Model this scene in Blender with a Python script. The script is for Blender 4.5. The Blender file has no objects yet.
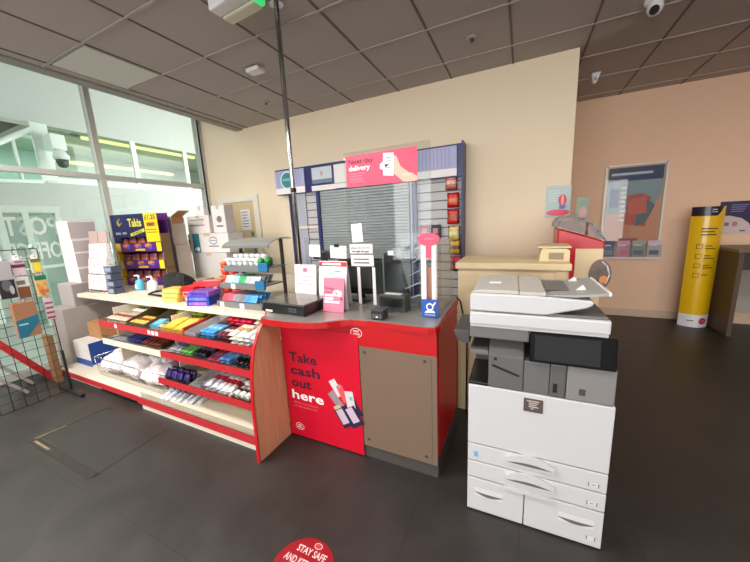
import bpy, bmesh, math, random
from mathutils import Vector as V, Matrix
random.seed(11)
S = bpy.context.scene
COL = S.collection
PI = math.pi

# ------------------------------------------------------------------ camera
YAW, PITCH, ROLL, FPX, CAMH = -0.449580744, -0.186190557, -0.046836587, 306.7618, 1.45
_f = V((math.sin(YAW)*math.cos(PITCH), math.cos(YAW)*math.cos(PITCH), math.sin(PITCH)))
_r0 = V((math.cos(YAW), -math.sin(YAW), 0)); _u0 = _r0.cross(_f)
_r = _r0*math.cos(ROLL)+_u0*math.sin(ROLL); _u = _u0*math.cos(ROLL)-_r0*math.sin(ROLL)
cam_d = bpy.data.cameras.new('camera'); cam = bpy.data.objects.new('camera', cam_d); COL.objects.link(cam)
cam.matrix_world = Matrix(((_r.x, _u.x, -_f.x, 0), (_r.y, _u.y, -_f.y, 0), (_r.z, _u.z, -_f.z, CAMH), (0, 0, 0, 1)))
cam_d.sensor_width = 36; cam_d.lens = FPX/750*36; cam_d.clip_start = .02
S.camera = cam
CP = V((0, 0, CAMH))
def at(px, py, ax, v):
    """point taken from the image: the ray of a photo pixel met with the real plane ax = v"""
    d = _r*((px-375)/FPX) - _u*((py-281)/FPX) + _f
    i = 'xyz'.index(ax)
    return CP + d*((v-CP[i])/d[i])

# ------------------------------------------------------------------ materials
def lin(c):
    return tuple((x/255/12.92 if x/255 <= .04045 else ((x/255+.055)/1.055)**2.4) for x in c)+(1,)
MATS = {}
def mat(name, c, rough=.5, metal=0., noise=0., nscale=8., bump=0., bscale=40., spec=.5, coat=0., emit=None, estr=0., stretch=None):
    if name in MATS: return MATS[name]
    m = bpy.data.materials.new(name); m.use_nodes = True; nt = m.node_tree; b = nt.nodes['Principled BSDF']
    L = nt.links.new
    b.inputs['Roughness'].default_value = rough; b.inputs['Metallic'].default_value = metal
    b.inputs['Specular IOR Level'].default_value = spec; b.inputs['Coat Weight'].default_value = coat
    base = lin(c); b.inputs['Base Color'].default_value = base
    tc = None
    if noise or bump:
        tc = nt.nodes.new('ShaderNodeTexCoord'); mp = nt.nodes.new('ShaderNodeMapping'); L(tc.outputs['Object'], mp.inputs[0])
        if stretch: mp.inputs['Scale'].default_value = stretch
    if noise:
        n = nt.nodes.new('ShaderNodeTexNoise'); n.inputs['Scale'].default_value = nscale; n.inputs['Detail'].default_value = 6
        L(mp.outputs[0], n.inputs['Vector'])
        r = nt.nodes.new('ShaderNodeValToRGB'); r.color_ramp.elements[0].position = .3; r.color_ramp.elements[1].position = .7
        r.color_ramp.elements[0].color = tuple(x*(1-noise) for x in base[:3])+(1,)
        r.color_ramp.elements[1].color = tuple(min(1, x*(1+noise)) for x in base[:3])+(1,)
        L(n.outputs['Fac'], r.inputs[0]); L(r.outputs[0], b.inputs['Base Color'])
    if bump:
        n2 = nt.nodes.new('ShaderNodeTexNoise'); n2.inputs['Scale'].default_value = bscale; n2.inputs['Detail'].default_value = 4
        L(mp.outputs[0], n2.inputs['Vector'])
        bp = nt.nodes.new('ShaderNodeBump'); bp.inputs['Strength'].default_value = bump; bp.inputs['Distance'].default_value = .01
        L(n2.outputs['Fac'], bp.inputs['Height']); L(bp.outputs[0], b.inputs['Normal'])
    if emit:
        b.inputs['Emission Color'].default_value = lin(emit); b.inputs['Emission Strength'].default_value = estr
    MATS[name] = m
    return m
def glass(name, tint=(240, 248, 245), refl=.9, rough=.0):
    if name in MATS: return MATS[name]
    m = bpy.data.materials.new(name); m.use_nodes = True; nt = m.node_tree; nt.nodes.clear(); L = nt.links.new
    o = nt.nodes.new('ShaderNodeOutputMaterial'); t = nt.nodes.new('ShaderNodeBsdfTransparent'); g = nt.nodes.new('ShaderNodeBsdfGlossy')
    t.inputs[0].default_value = lin(tint); g.inputs[0].default_value = (refl, refl, refl, 1); g.inputs['Roughness'].default_value = rough
    lw = nt.nodes.new('ShaderNodeLayerWeight'); lw.inputs['Blend'].default_value = .5
    pw = nt.nodes.new('ShaderNodeMath'); pw.operation = 'POWER'; pw.inputs[1].default_value = 4.; L(lw.outputs['Facing'], pw.inputs[0])
    fr = nt.nodes.new('ShaderNodeMath'); fr.operation = 'MULTIPLY_ADD'; fr.inputs[1].default_value = .5; fr.inputs[2].default_value = .03; L(pw.outputs[0], fr.inputs[0]); mx = nt.nodes.new('ShaderNodeMixShader')
    L(fr.outputs[0], mx.inputs[0]); L(t.outputs[0], mx.inputs[1]); L(g.outputs[0], mx.inputs[2]); L(mx.outputs[0], o.inputs[0])
    MATS[name] = m
    return m
def c_(c, rough=.45, **k):            # a plain coloured material by colour
    return mat('tone_%d_%d_%d_%d' % (*c, int(rough*100)), c, rough, **k)

# ------------------------------------------------------------------ mesh builder
_txt = {}
def text_mesh(s, bold):
    k = (s, bold)
    if k not in _txt:
        cu = bpy.data.curves.new('t', 'FONT'); cu.body = s; cu.resolution_u = 2; cu.fill_mode = 'FRONT'; cu.offset = .022 if bold else 0.
        ob = bpy.data.objects.new('t', cu); me = bpy.data.meshes.new_from_object(ob)
        vs = [v.co.copy() for v in me.vertices]; fs = [tuple(p.vertices) for p in me.polygons]
        bpy.data.objects.remove(ob); bpy.data.curves.remove(cu); bpy.data.meshes.remove(me)
        _txt[k] = (vs, fs)
    return _txt[k]
def frame(o, r, u):
    r = V(r).normalized(); u = V(u); u = (u-r*u.dot(r)).normalized(); n = r.cross(u)
    o = V(o)
    return Matrix(((r.x, u.x, n.x, o.x), (r.y, u.y, n.y, o.y), (r.z, u.z, n.z, o.z), (0, 0, 0, 1)))
def FR(x, y, z): return frame((x, y, z), (1, 0, 0), (0, 0, 1))       # faces the shop front (-Y)
class MB:
    def __init__(s): s.v = []; s.f = []; s.m = []; s.mats = []; s.sm = []
    def mi(s, m):
        if m not in s.mats: s.mats.append(m)
        return s.mats.index(m)
    def add(s, vs, fs, m, M=None, smooth=False):
        b = len(s.v); i = s.mi(m)
        s.v += [(M @ V(v)) if M else V(v) for v in vs]
        for f in fs: s.f.append(tuple(b+k for k in f)); s.m.append(i); s.sm.append(smooth)
        return s
    def box(s, x0, x1, y0, y1, z0, z1, m, M=None, bev=0.):
        x0, x1 = sorted((x0, x1)); y0, y1 = sorted((y0, y1)); z0, z1 = sorted((z0, z1))
        vs = [(x, y, z) for x in (x0, x1) for y in (y0, y1) for z in (z0, z1)]
        fs = [(0, 1, 3, 2), (4, 6, 7, 5), (0, 4, 5, 1), (2, 3, 7, 6), (0, 2, 6, 4), (1, 5, 7, 3)]
        if not bev: return s.add(vs, fs, m, M)
        return s.bevelled(vs, fs, m, M, min(bev, .45*min(x1-x0, y1-y0, z1-z0)))
    def bevelled(s, vs, fs, m, M, bev, seg=2):
        bm = bmesh.new(); bv = [bm.verts.new(v) for v in vs]
        for f in fs: bm.faces.new([bv[k] for k in f])
        bmesh.ops.recalc_face_normals(bm, faces=bm.faces)
        bmesh.ops.bevel(bm, geom=list(bm.edges), offset=bev, segments=seg, profile=.6, affect='EDGES')
        bm.verts.index_update()
        s.add([v.co.copy() for v in bm.verts], [tuple(v.index for v in f.verts) for f in bm.faces], m, M); bm.free()
        return s
    def prism(s, poly, a, b, m, axis='y', M=None, bev=0.):
        """poly of (p,q) extruded along axis: y -> (x,z), x -> (y,z), z -> (x,y)"""
        def mk(p, q, t): return (p, t, q) if axis == 'y' else (t, p, q) if axis == 'x' else (p, q, t)
        n = len(poly); vs = [mk(p, q, a) for p, q in poly]+[mk(p, q, b) for p, q in poly]
        fs = [tuple(range(n))[::-1], tuple(range(n, 2*n))]+[(i, (i+1) % n, n+(i+1) % n, n+i) for i in range(n)]
        if bev: return s.bevelled(vs, fs, m, M, bev, 1)
        return s.add(vs, fs, m, M)
    def quad(s, pts, m, M=None): return s.add(pts, [tuple(range(len(pts)))], m, M)
    def cyl(s, p0, p1, r, m, n=12, r2=None, M=None, caps=True, smooth=True):
        p0, p1 = V(p0), V(p1); d = (p1-p0).normalized(); a = d.orthogonal().normalized(); b = d.cross(a); r2 = r if r2 is None else r2
        vs = [p0+(a*math.cos(t)+b*math.sin(t))*r for t in [2*PI*i/n for i in range(n)]]+[p1+(a*math.cos(t)+b*math.sin(t))*r2 for t in [2*PI*i/n for i in range(n)]]
        s.add(vs, [(i, (i+1) % n, n+(i+1) % n, n+i) for i in range(n)], m, M, smooth)
        if caps: s.add(vs, [tuple(range(n))[::-1], tuple(range(n, 2*n))], m, M)
        return s
    def tube(s, pts, r, m, n=6, M=None):
        pts = [V(p) for p in pts]
        for a, b in zip(pts, pts[1:]):
            s.cyl(a, b, r, m, n, M=M, caps=True)
        return s
    def lathe(s, prof, o, m, n=20, M=None, sx=1., sy=1.):
        o = V(o); vs = []; fs = []; k = len(prof)
        for i in range(n):
            t = 2*PI*i/n
            vs += [o+V((r*math.cos(t)*sx, r*math.sin(t)*sy, z)) for r, z in prof]
        for i in range(n):
            for j in range(k-1):
                a = i*k+j; b = ((i+1) % n)*k+j
                fs.append((a, b, b+1, a+1))
        s.add(vs, fs, m, M, True)
        if prof[0][0] > 1e-5: s.add([vs[i*k] for i in range(n)], [tuple(range(n))[::-1]], m, M)
        if prof[-1][0] > 1e-5: s.add([vs[i*k+k-1] for i in range(n)], [tuple(range(n))], m, M)
        return s
    def rect(s, M, x0, x1, y0, y1, m, lift=.0015):       # thin print on a surface of frame M
        return s.add([(x0, y0, lift), (x1, y0, lift), (x1, y1, lift), (x0, y1, lift)], [(0, 1, 2, 3)], m, M)
    def poly(s, M, pts, m, lift=.0015):
        return s.add([(x, y, lift) for x, y in pts], [tuple(range(len(pts)))], m, M)
    def disc(s, M, cx, cy, rx, ry, m, lift=.0015, n=28):
        return s.poly(M, [(cx+rx*math.cos(2*PI*i/n), cy+ry*math.sin(2*PI*i/n)) for i in range(n)], m, lift)
    def ring(s, M, cx, cy, rx, ry, w, m, lift=.0018, n=32):
        vs = []
        for i in range(n):
            t = 2*PI*i/n; c, d = math.cos(t), math.sin(t)
            vs += [(cx+rx*c, cy+ry*d, lift), (cx+(rx-w)*c, cy+(ry-w)*d, lift)]
        return s.add(vs, [(2*i, 2*((i+1) % n), 2*((i+1) % n)+1, 2*i+1) for i in range(n)], m, M)
    def text(s, str_, M, x, y, h, m, bold=False, w=None, lift=.002, align='l', mirror=False):
        vs, fs = text_mesh(str_, bold)
        if not vs: return s
        x0 = min(v.x for v in vs); x1 = max(v.x for v in vs); k = h/.72; kx = k if w is None else w/(x1-x0)
        off = 0 if align == 'l' else -(x1-x0)*kx/2
        sg = -1 if mirror else 1
        return s.add([(x+sg*((v.x-x0)*kx+off), y+v.y*k, lift) for v in vs], [f[::-1] if mirror else f for f in fs], m, M)
    def lines(s, M, x0, x1, y, dy, n, h, m, ragged=.35, lift=.0018):   # print too small to read
        for i in range(n):
            s.rect(M, x0, x1-(x1-x0)*random.random()*ragged, y-i*dy, y-i*dy+h, m, lift)
        return s
    def build(s, name, parent=None, label=None, cat=None, group=None, kind=None):
        me = bpy.data.meshes.new(name)
        lo = V([min(v[i] for v in s.v) for i in range(3)]); hi = V([max(v[i] for v in s.v) for i in range(3)])
        o0 = V(((lo.x+hi.x)/2, (lo.y+hi.y)/2, lo.z))
        ref = parent
        po = V((0, 0, 0))
        while ref is not None: po = po+ref.location; ref = ref.parent
        me.from_pydata([tuple(v-o0) for v in s.v], [], s.f)
        for m in s.mats: me.materials.append(m)
        me.polygons.foreach_set('material_index', s.m); me.polygons.foreach_set('use_smooth', s.sm)
        bm = bmesh.new(); bm.from_mesh(me); bmesh.ops.remove_doubles(bm, verts=bm.verts, dist=1e-5)
        bmesh.ops.recalc_face_normals(bm, faces=bm.faces); bm.to_mesh(me); bm.free(); me.update()
        ob = bpy.data.objects.new(name, me); COL.objects.link(ob); ob.location = o0-po
        if parent is not None: ob.parent = parent
        tag(ob, label, cat, group, kind)
        return ob
def tag(o, label=None, cat=None, group=None, kind=None):
    if label: o['label'] = label
    if cat: o['category'] = cat
    if group: o['group'] = group
    if kind: o['kind'] = kind
    return o
def thing(name, label, cat, loc, group=None):
    o = bpy.data.objects.new(name, None); COL.objects.link(o); o.location = loc; o.empty_display_size = .05
    return tag(o, label, cat, group)
def struct(name): 
    o = bpy.data.objects.new(name, None); COL.objects.link(o); o['kind'] = 'structure'
    return o

# ------------------------------------------------------------------ palette
CREAM = mat('cream_paint', (241, 223, 195), .7, bump=.04, bscale=90)
FARP = mat('warm_lit_beige', (234, 198, 168), .7, bump=.04, bscale=90)  # beige paint with the warm tungsten light put into its colour
TILE = mat('ceiling_tile', (176, 168, 166), .85, noise=.05, nscale=60, bump=.15, bscale=200)
GRIDD = mat('ceiling_gap_shade', (98, 90, 86), .6)  # shade of the gaps painted onto the depth-wise bars
GRIDM = mat('ceiling_bar', (168, 160, 156), .5)
WHITE = mat('white_plastic', (232, 230, 232), .42)
OFFW = mat('off_white_panel', (226, 216, 198), .5)
SHELFW = mat('shelf_cream', (220, 208, 188), .45)
GREYM = mat('grey_metal', (140, 142, 142), .35, .3)
ALU = mat('window_frame_paint', (196, 198, 192), .4)
CHROME = mat('chrome', (200, 200, 200), .18, 1.)
RED = mat('red_laminate', (184, 16, 24), .35)
PRED = mat('poster_red', (200, 0, 38), .42)
STRIP = mat('ticket_strip_red', (178, 40, 48), .35)
WOOD = mat('beech_laminate', (210, 160, 124), .45, noise=.12, nscale=6, stretch=(9, 9, .8))
TAUPE = mat('taupe_laminate', (116, 96, 80), .5)
PLINTH = mat('dark_plinth', (70, 66, 62), .5)
TOPG = mat('steel_grey_top', (150, 146, 142), .25, .25, noise=.06, nscale=90)
BLACK = mat('black_plastic', (22, 22, 24), .35)
DGREY = mat('dark_grey_plastic', (66, 64, 64), .45)
MGREY = mat('mid_grey_plastic', (104, 102, 102), .45)
LGREY = mat('light_grey_plastic', (160, 158, 156), .45)
SCREEN = mat('screen_black', (10, 10, 12), .08)
NAVY = mat('navy_frame', (34, 42, 104), .35)
SHUT = mat('shutter_grey', (166, 172, 175), .4, .1)
SLAT = mat('slatwall_grey', (198, 196, 198), .5)
GROOVE = mat('slat_groove', (96, 94, 98), .6)
PINK = mat('poster_pink', (232, 72, 104), .4)
LPINK = mat('leaflet_pink', (240, 120, 146), .45)
PAPER = mat('paper_white', (236, 230, 232), .6)
INK = mat('ink_dark', (46, 14, 40), .5)
GINK = mat('ink_grey', (120, 112, 118), .6)
WINK = mat('ink_white', (248, 244, 246), .45)
FGLASS = glass('front_glass', (250, 250, 250))
GLASS = glass('window_glass', (244, 249, 246))
PLEXI = glass('clear_acrylic', (246, 248, 248), .7)
CLEAR = glass('clear_tray', (232, 232, 232), .8, .12)
YEL = mat('standee_yellow', (232, 186, 18), .25, coat=.3)
CARD = mat('brown_card', (168, 122, 82), .75, noise=.06, nscale=14)
DCARD = mat('dark_brown_card', (132, 96, 64), .8, noise=.06)  # second, darker tone of brown card
WCARD = mat('white_card', (214, 208, 206), .65, noise=.03)
GCARD = mat('grey_card', (150, 144, 142), .7, noise=.04)

# ------------------------------------------------------------------ the shell
ZC = 2.924
YB = 3.65; YF = 5.28; XE = .412; XW = -4.77
def floor_material():
    m = bpy.data.materials.new('slate_vinyl'); m.use_nodes = True; nt = m.node_tree; L = nt.links.new; b = nt.nodes['Principled BSDF']
    tc = nt.nodes.new('ShaderNodeTexCoord')
    geo = nt.nodes.new('ShaderNodeNewGeometry')
    mp = nt.nodes.new('ShaderNodeMapping'); mp.inputs['Location'].default_value = (1.88, -.63, 0); L(geo.outputs['Position'], mp.inputs[0])
    br = nt.nodes.new('ShaderNodeTexBrick'); br.offset = 0; br.inputs['Scale'].default_value = 1; br.inputs['Brick Width'].default_value = .48
    br.inputs['Row Height'].default_value = .96; br.inputs['Mortar Size'].default_value = .0035; br.inputs['Mortar Smooth'].default_value = .3
    br.inputs['Color1'].default_value = (1, 1, 1, 1); br.inputs['Color2'].default_value = (.95, .95, .95, 1); br.inputs['Mortar'].default_value = (.66, .66, .66, 1)
    L(mp.outputs[0], br.inputs['Vector'])
    n = nt.nodes.new('ShaderNodeTexNoise'); n.inputs['Scale'].default_value = 3.2; n.inputs['Detail'].default_value = 9; n.inputs['Roughness'].default_value = .65
    n.inputs['Distortion'].default_value = .8
    L(geo.outputs['Position'], n.inputs['Vector'])
    r = nt.nodes.new('ShaderNodeValToRGB'); r.color_ramp.elements[0].position = .32; r.color_ramp.elements[1].position = .72
    r.color_ramp.elements[0].color = lin((40, 38, 36)); r.color_ramp.elements[1].color = lin((56, 52, 50)); L(n.outputs['Fac'], r.inputs[0])
    mx = nt.nodes.new('ShaderNodeMix'); mx.data_type = 'RGBA'; mx.blend_type = 'MULTIPLY'; mx.inputs[0].default_value = 1
    L(r.outputs[0], mx.inputs[6]); L(br.outputs[0], mx.inputs[7]); L(mx.outputs[2], b.inputs['Base Color'])
    rr = nt.nodes.new('ShaderNodeMapRange'); rr.inputs[3].default_value = .34; rr.inputs[4].default_value = .52; L(n.outputs['Fac'], rr.inputs[0]); L(rr.outputs[0], b.inputs['Roughness'])
    bp = nt.nodes.new('ShaderNodeBump'); bp.inputs['Strength'].default_value = .12; bp.inputs['Distance'].default_value = .004; L(n.outputs['Fac'], bp.inputs['Height']); L(bp.outputs[0], b.inputs['Normal'])
    return m
FLOOR = floor_material()
MB().box(-4.85, 6.1, -7.1, 5.4, -.08, 0, FLOOR).build('floor', kind='structure')
ce = struct('ceiling')
mb = MB(); mb.box(-3.85, 6.1, -7.1, 5.4, ZC+.006, ZC+.1, TILE); mb.build('ceiling_tiles', ce)
mb = MB()
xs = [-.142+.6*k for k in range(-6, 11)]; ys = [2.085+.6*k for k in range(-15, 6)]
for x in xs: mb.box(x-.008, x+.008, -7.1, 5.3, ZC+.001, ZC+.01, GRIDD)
for y in ys: mb.box(-3.85, 6, y-.009, y+.009, ZC-.002, ZC+.01, GRIDM)
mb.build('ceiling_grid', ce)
mb = MB(); mb.box(-3.98, -3.85, -7.1, YB, ZC-.012, 4.3, mat('bulkhead_paint', (150, 146, 140), .6)); mb.build('trim_1', kind='structure')
MB().box(-4.85, -3.85, -7.1, YB, 4.3, 4.4, OFFW).build('trim_2', kind='structure')
MB().box(-4.9, XE, YB, YF+.1, 0, 4.3, CREAM).build('wall_back', kind='structure')
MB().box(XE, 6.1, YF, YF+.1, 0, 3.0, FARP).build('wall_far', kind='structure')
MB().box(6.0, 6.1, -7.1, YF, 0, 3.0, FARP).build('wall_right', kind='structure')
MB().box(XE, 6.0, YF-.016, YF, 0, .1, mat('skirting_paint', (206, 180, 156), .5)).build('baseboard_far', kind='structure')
# shop front behind the photographer: piers and head, glass between
mb = MB()
for a, b in ((-4.85, -4.3), (4.2, 6.1)): mb.box(a, b, -7.1, -7.0, 0, 3.0, OFFW)
mb.box(-4.3, 4.2, -7.1, -7.0, 2.85, 3.0, OFFW).box(-4.3, 4.2, -7.1, -7.0, 0, .1, OFFW)
mb.build('wall_front', kind='structure')
w0 = struct('window_8')
mb = MB()
for x in (-4.27, -2.15, -.05, 2.05, 4.17): mb.box(x-.03, x+.03, -7.09, -7.01, .1, 2.85, ALU)
mb.build('window_frame', w0); MB().box(-4.3, 4.2, -7.055, -7.049, .1, 2.85, FGLASS).build('pane', w0)

# window wall on the left: mullions, transoms, panes, one window per bay
ZT = 2.175
edges = [-7.0, -4.8, -3.4, -2.02, -.62, .78, 2.185, 3.6]
MB().box(XW-.09, XW+.02, -7.1, YB, 0, .07, ALU).box(XW-.09, XW+.02, 3.57, YB, .07, 4.3, ALU).build('wall_left', kind='structure')
for i in range(7):
    a, b = edges[i], edges[i+1]
    w = struct('window_%d' % (i+1))
    mb = MB(); mb.box(XW-.07, XW+.02, a-.03, a+.03, .07, 4.3, ALU)
    if i == 6: mb.box(XW-.07, XW+.02, b-.03, b-.001, .07, 4.3, ALU)
    mb.box(XW-.06, XW+.012, a+.03, b-.03, ZT-.028, ZT+.028, ALU).box(XW-.06, XW+.012, a+.03, b-.03, 4.22, 4.3, ALU)
    mb.build('window_frame', w)
    MB().box(XW-.03, XW-.022, a+.03, b-.03, .07, ZT-.028, GLASS).build('lower_pane', w)
    MB().box(XW-.03, XW-.022, a+.03, b-.03, ZT+.028, 4.22, GLASS).build('upper_pane', w)

# the door in the back wall
d = struct('door_1')
fr = mat('door_frame_white', (232, 226, 214), .45)
mb = MB(); mb.box(-4.56, -4.46, YB-.03, YB-.001, 0, 1.97, fr).box(-3.78, -3.68, YB-.03, YB-.001, 0, 1.97, fr).box(-4.46, -3.78, YB-.03, YB-.001, 1.88, 1.97, fr)
mb.build('door_frame', d)
MB().box(-4.455, -3.785, YB-.014, YB-.001, .005, 1.877, mat('door_veneer', (214, 188, 148), .5, noise=.05, nscale=5, stretch=(6, 6, .6))).build('door_leaf', d)
mb = MB(); M = FR(-3.98, YB-.015, 1.6); mb.box(-.1, .1, -.16, .16, 0, .003, PAPER, M); mb.lines(M, -.08, .08, .11, .045, 6, .012, GINK, lift=.004); mb.build('door_notice', d)
mb = MB(); M = FR(-3.87, YB-.015, 1.37); mb.disc(M, 0, 0, .035, .045, mat('sign_teal', (60, 130, 120), .5), .003); mb.build('door_sign', d)
mb = MB(); mb.box(-3.865, -3.835, YB-.03, YB-.015, 1.0, 1.25, GREYM).tube([(-3.85, YB-.03, 1.12), (-3.85, YB-.07, 1.12), (-3.95, YB-.07, 1.12)], .009, CHROME); mb.build('door_handle', d)

# ------------------------------------------------------------------ outside
OUTW = mat('concourse_wall_paint', (196, 200, 197), .8)
MB().box(-15, -4.9, -8, 10, -.12, -.04, mat('concourse_paving', (176, 184, 178), .6, noise=.05)).build('concourse_floor', kind='structure')
mb = MB(); mb.box(-9.3, -9.0, -8, 9, -.04, 2.6, OUTW).box(-9.3, -9.0, -8, 9, 3.75, 7.5, OUTW).box(-9.3, -9, 7.0, 9, 2.6, 3.75, OUTW)
mb.build('concourse_wall', kind='structure')
MB().box(-11.6, -11.5, -8, 9, -.04, 7.5, OUTW).build('concourse_rear_wall', kind='structure')
MB().box(-11.5, -9.3, -8, 9, 2.35, 2.6, OUTW).build('concourse_gallery_floor', kind='structure')
MB().box(-11.5, -9.31, 3.1, 9, 3.7, 3.8, mat('gallery_soffit', (176, 180, 164), .7)).build('concourse_gallery_ceiling', kind='structure')
LED = mat('led_strip', (255, 236, 150), .5, emit=(255, 236, 160), estr=1.1)
for nm, x, z, y0, y1, lb in (('led_strip', -9.05, 3.62, 3.9, 6.6, 'long warm yellow light strip along the gallery front outside the window, upper of two'),
                         ('led_strip', -10.2, 3.25, 3.6, 6.6, 'warm yellow light strip deeper inside the gallery outside the window, lower of two')):
    mb = MB(); mb.box(x-.05, x, y0, y1, z, z+.06, LED); mb.box(x-.09, x-.05, y0, y1, z-.01, z+.09, ALU); mb.build(nm, None, lb, 'light')
OWH = mat('gallery_frame_white', (236, 244, 240), .5)
g = thing('gallery_glazing', 'white framed glazed gallery band high on the wall outside the window', 'gallery window', (-9, 3.3, 2.6))
mb = MB()
for y in (3.2, 4.9, 6.25): mb.box(-9.06, -8.98, y-.05, y+.05, 2.6, 3.75, OWH)
mb.box(-8.97, -8.92, 3.05, 3.3, 2.62, 3.75, OWH).box(-9.04, -8.99, 3.2, 7, 2.6, 2.72, OWH)
mb.build('frame', g); MB().box(-9.02, -9.01, 3.25, 6.95, 2.72, 3.75, glass('gallery_glass', (232, 240, 236))).build('pane', g)
g = thing('stair_balustrade', 'white sloping stair rail with glass outside the window beside the gallery', 'balustrade', (-8.95, 2, 2.6))
mb = MB(); p0 = V((-8.9, 1.5, 2.5)); p1 = V((-8.9, 3.05, 3.6))
mb.tube([p0, p1], .05, OWH, 8); mb.tube([(-8.9, 2.75, 2.55), (-8.9, 2.75, 3.4)], .03, OWH, 8); mb.tube([(-8.9, 1.5, 2.5), (-8.9, 3.05, 2.6)], .04, OWH, 8)
mb.build('rail', g)
MB().prism([(1.55, 2.52), (3.02, 2.6), (3.02, 3.56)], -8.9, -8.89, glass('rail_glass', (214, 236, 230)), 'x').build('pane', g)
mb = MB(); c = at(62, 160, 'x', -8.6)
cm = thing('security_camera', 'white dome security camera on a bracket outside the upper window', 'camera', c)
mb.lathe([(0, -.16), (.07, -.14), (.1, -.05), (.1, .0)], c, mat('dome_dark', (70, 80, 80), .2), 16); mb.build('dome', cm)
mb = MB(); mb.lathe([(.12, 0), (.13, .08), (.06, .2), (0, .2)], c, OWH, 16).box(c.x-.4, c.x+.02, c.y-.12, c.y+.12, c.z+.2, c.z+.5, OWH, bev=.02); mb.build('housing', cm)
# doorway reflected in the glass, built as an object with its letters mirrored
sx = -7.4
sf = thing('reflected_porch', 'white framed glass porch outside standing in for a reflected doorway, large white letters reading backwards', 'porch', (sx-.4, 2.3, 0))
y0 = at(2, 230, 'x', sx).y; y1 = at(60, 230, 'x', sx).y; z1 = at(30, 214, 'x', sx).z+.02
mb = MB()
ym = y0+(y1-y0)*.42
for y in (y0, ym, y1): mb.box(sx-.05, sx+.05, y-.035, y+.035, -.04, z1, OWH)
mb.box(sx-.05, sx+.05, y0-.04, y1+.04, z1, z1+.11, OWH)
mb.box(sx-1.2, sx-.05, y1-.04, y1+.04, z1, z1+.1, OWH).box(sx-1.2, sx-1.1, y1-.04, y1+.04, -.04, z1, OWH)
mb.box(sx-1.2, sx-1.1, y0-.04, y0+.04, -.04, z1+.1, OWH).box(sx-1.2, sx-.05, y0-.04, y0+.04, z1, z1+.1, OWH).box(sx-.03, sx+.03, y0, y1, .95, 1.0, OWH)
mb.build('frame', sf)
mb = MB(); mb.box(sx-.01, sx, y0+.035, y1-.035, 0, z1, glass('reflection_glass', (222, 234, 230))); mb.build('pane', sf)
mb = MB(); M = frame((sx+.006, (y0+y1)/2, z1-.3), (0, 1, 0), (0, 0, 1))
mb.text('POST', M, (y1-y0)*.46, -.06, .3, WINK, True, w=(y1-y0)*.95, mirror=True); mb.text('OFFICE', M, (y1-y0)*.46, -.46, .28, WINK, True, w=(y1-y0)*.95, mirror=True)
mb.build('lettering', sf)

# ------------------------------------------------------------------ ceiling fittings
p = at(656, -1, 'z', ZC)
k = thing('dome_camera', 'white ball security camera with black lens hung under the ceiling at the top right', 'camera', (p.x, p.y, ZC-.13))
mb = MB(); mb.lathe([(.065, 0), (.065, -.02), (.055, -.03), (.0, -.03)], (p.x, p.y, ZC+.006), WHITE); mb.build('mount', k)
mb = MB(); mb.lathe([(0, -.05), (.03, -.041), (.046, -.016), (.049, 0), (.044, .025), (.026, .042), (0, .045)], (p.x, p.y, ZC-.055), WHITE); mb.build('housing', k)
mb = MB(); dv = V((-.25, -.75, -.5)).normalized(); c = V((p.x, p.y, ZC-.058)); mb.cyl(c+dv*.025, c+dv*.053, .028, BLACK, 16); mb.build('lens', k)
p = at(595, 77, 'z', ZC-.03)
k = thing('motion_sensor', 'small white wedge motion sensor under the ceiling beyond the wall corner', 'sensor', (p.x, p.y, ZC-.1))
mb = MB(); mb.prism([(-.035, 0), (.05, 0), (.015, -.1), (-.02, -.1)], p.y-.03, p.y+.03, WHITE, 'y', Matrix.Translation((p.x, 0, ZC+.006)), .006); mb.build('housing', k)
mb = MB(); mb.box(p.x-.012, p.x+.012, p.y-.034, p.y-.03, ZC-.075, ZC-.04, LGREY); mb.build('lens', k)
for (px, py, r, nm, lb, dk) in ((472, 38, .045, 'ceiling_sensor', 'small round white sensor with dark centre in the ceiling above the pink sign', 1),
                               (266, 102, .035, 'sprinkler_head', 'tiny sprinkler head in the ceiling near the back wall behind the pole', 1)):
    p = at(px, py, 'z', ZC)
    k = thing(nm, lb, 'sensor', (p.x, p.y, ZC-.03)); mb = MB(); mb.lathe([(r, 0), (r*.95, -.012), (r*.6, -.016), (0, -.016)], (p.x, p.y, ZC+.006), LGREY); mb.build('rim', k)
    mb = MB(); mb.lathe([(r*.35, 0), (r*.3, -.02), (0, -.022)], (p.x, p.y, ZC-.0095), DGREY); mb.build('nozzle', k)
p = at(255, 68, 'z', ZC)
MB().box(p.x-.075, p.x+.075, p.y-.05, p.y+.05, ZC-.04, ZC-.004, WHITE, bev=.012).build('ceiling_junction_box', None, 'small white rectangular box on the ceiling left of the pole', 'box')
MB().box(-3.72, -3.16, 1.505, 2.065, ZC-.006, ZC+.004, mat('diffuser', (206, 204, 198), .5)).build('ceiling_light_panel', None, 'pale unlit square light panel set in the ceiling beside the window', 'light')
# emergency light
p = at(247, 3, 'z', ZC-.03)
k = thing('emergency_light', 'white emergency light box with green lamp under the ceiling beside the pole', 'light', (p.x, p.y, ZC-.09))
M = Matrix.Translation((p.x-.05, p.y-.02, ZC)) @ Matrix.Rotation(math.radians(-4), 4, 'Z')
MB().box(-.18, .18, -.1, -.01, -.06, .006, WHITE, M, .012).build('housing', k)
mb = MB(); mb.box(-.17, .14, -.009, .075, -.07, -.02, mat('light_lens', (206, 204, 186), .3), M, .015); mb.build('lens', k)
mb = MB(); mb.box(.141, .175, -.009, .06, -.068, -.03, mat('green_led', (80, 220, 130), .4, emit=(60, 220, 120), estr=.5), M, .005); mb.build('indicator_lamp', k)

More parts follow.
